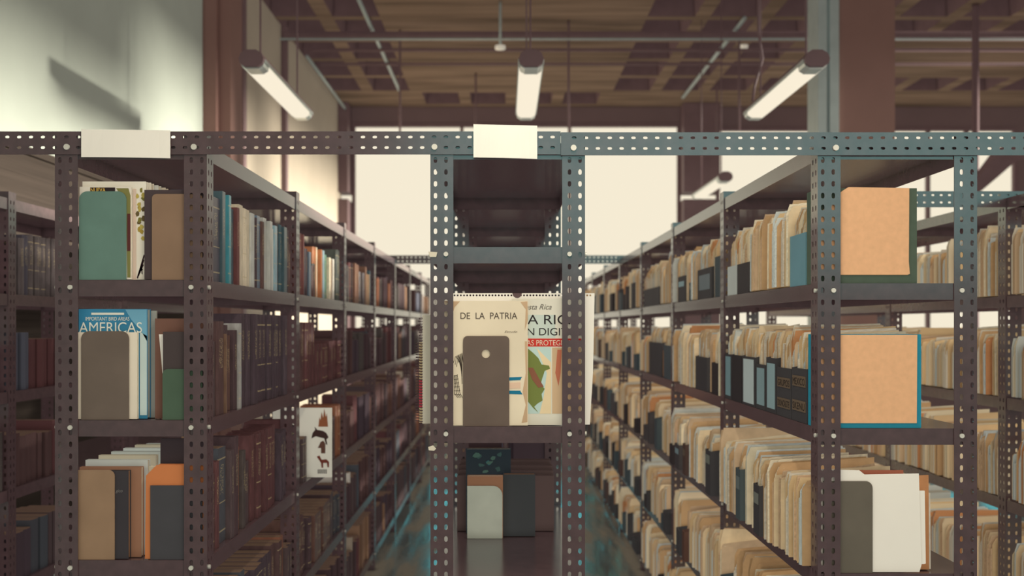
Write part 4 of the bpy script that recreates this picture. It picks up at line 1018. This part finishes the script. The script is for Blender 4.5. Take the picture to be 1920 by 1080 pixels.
w = MB(); w.extrude([(fx(1540), zb), (fx(1737), fz(1060)), (fx(1740), fz(1059)), (fx(1738), fz(922)), (fx(1540), fz(922))], (0, yf + .0075, 0), (1, 0, 0), (0, 0, 1), (0, .006, 0)); w.obj('papers', M['paper'], r)
w = MB(); w.box((fx(1538), yf + .016, zb), (fx(1700), yf + .02, fz(884))); tag(w.obj('card_divider', M['flat'], color=rgb(168, 100, 76)), 'red-brown card divider behind the big white folder', 'card')
# white horse book that stands out of the third shelf of the book row
yh = 4.4
xh1 = X(622, yh); xh0 = xh1 - .24; zh0 = zs[2] + .001
b = box_book('book', 'white horse picture book standing out from the third shelf', xh0, xh1, yh, .012, zh0 + .282, zh0, rgb(238, 234, 216))
def hp(p, q): return (X(p, yh), Z(q, yh) )
def hpatch(nm, pts, col): local(patch(nm, [hp(*p) for p in pts], yh - .0008, col, b, px=False), b)
hpatch('castle_print', [(597, 800), (599, 782), (601, 788), (603, 772), (606, 784), (608, 766), (611, 782), (613, 775), (615, 800)], rgb(150, 92, 62))
hpatch('horse_print', [(586, 812), (591, 806), (590, 800), (595, 806), (606, 808), (612, 812), (616, 820), (612, 824), (614, 834), (611, 833), (608, 822), (600, 820), (592, 818), (584, 822)], rgb(70, 50, 46))
hpatch('horse_print', [(596, 840), (601, 829), (606, 826), (610, 832), (610, 850), (602, 850), (602, 840)], rgb(104, 72, 60))
hpatch('horse_print', [(594, 856), (599, 854), (603, 862), (612, 861), (617, 866), (617, 876), (614, 876), (613, 868), (606, 868), (606, 877), (603, 877), (602, 868), (598, 862)], rgb(120, 62, 50))
for k in range(6): hpatch('barcode', rect(596 + 3 * k, 880, 597.6 + 3 * k, 888), rgb(70, 62, 60))

# ------------------------------------------------------------------ light
W = bpy.data.worlds.new('world'); SC.world = W; W.use_nodes = True
bg = W.node_tree.nodes['Background']; bg.inputs['Color'].default_value = (.62, .40, .36, 1); bg.inputs['Strength'].default_value = .5
def sun(name, d, power, angle, col):
    l = bpy.data.lights.new(name, 'SUN'); l.energy = power; l.angle = angle; l.color = col
    o = bpy.data.objects.new(name, l); COL.objects.link(o); o.location = (4, 4, 8); o.rotation_euler = Vector(d).to_track_quat('-Z', 'Y').to_euler(); return o
sun('sun', (-1, .03, -.07), 14, math.radians(7), (1, .96, .86))
lamp_area('daylight', (2.75, YB - .3, 3.1), (1.9, 3, 1.3), 7.2, 2.3, 97, (1, .95, .86))
SC.cycles.use_fast_gi = True
try: SC.cycles.fast_gi_method = 'ADD'
except Exception as e: print(e)
W.light_settings.ao_factor = .32; W.light_settings.distance = .03
SC.cycles.max_bounces = 6; SC.cycles.diffuse_bounces = 3; SC.cycles.glossy_bounces = 3
SC.cycles.sample_clamp_indirect = 4
SC.view_settings.view_transform = 'Standard'; SC.view_settings.look = 'None'; SC.view_settings.exposure = 0; SC.view_settings.gamma = 1
SC.view_settings.use_curve_mapping = False
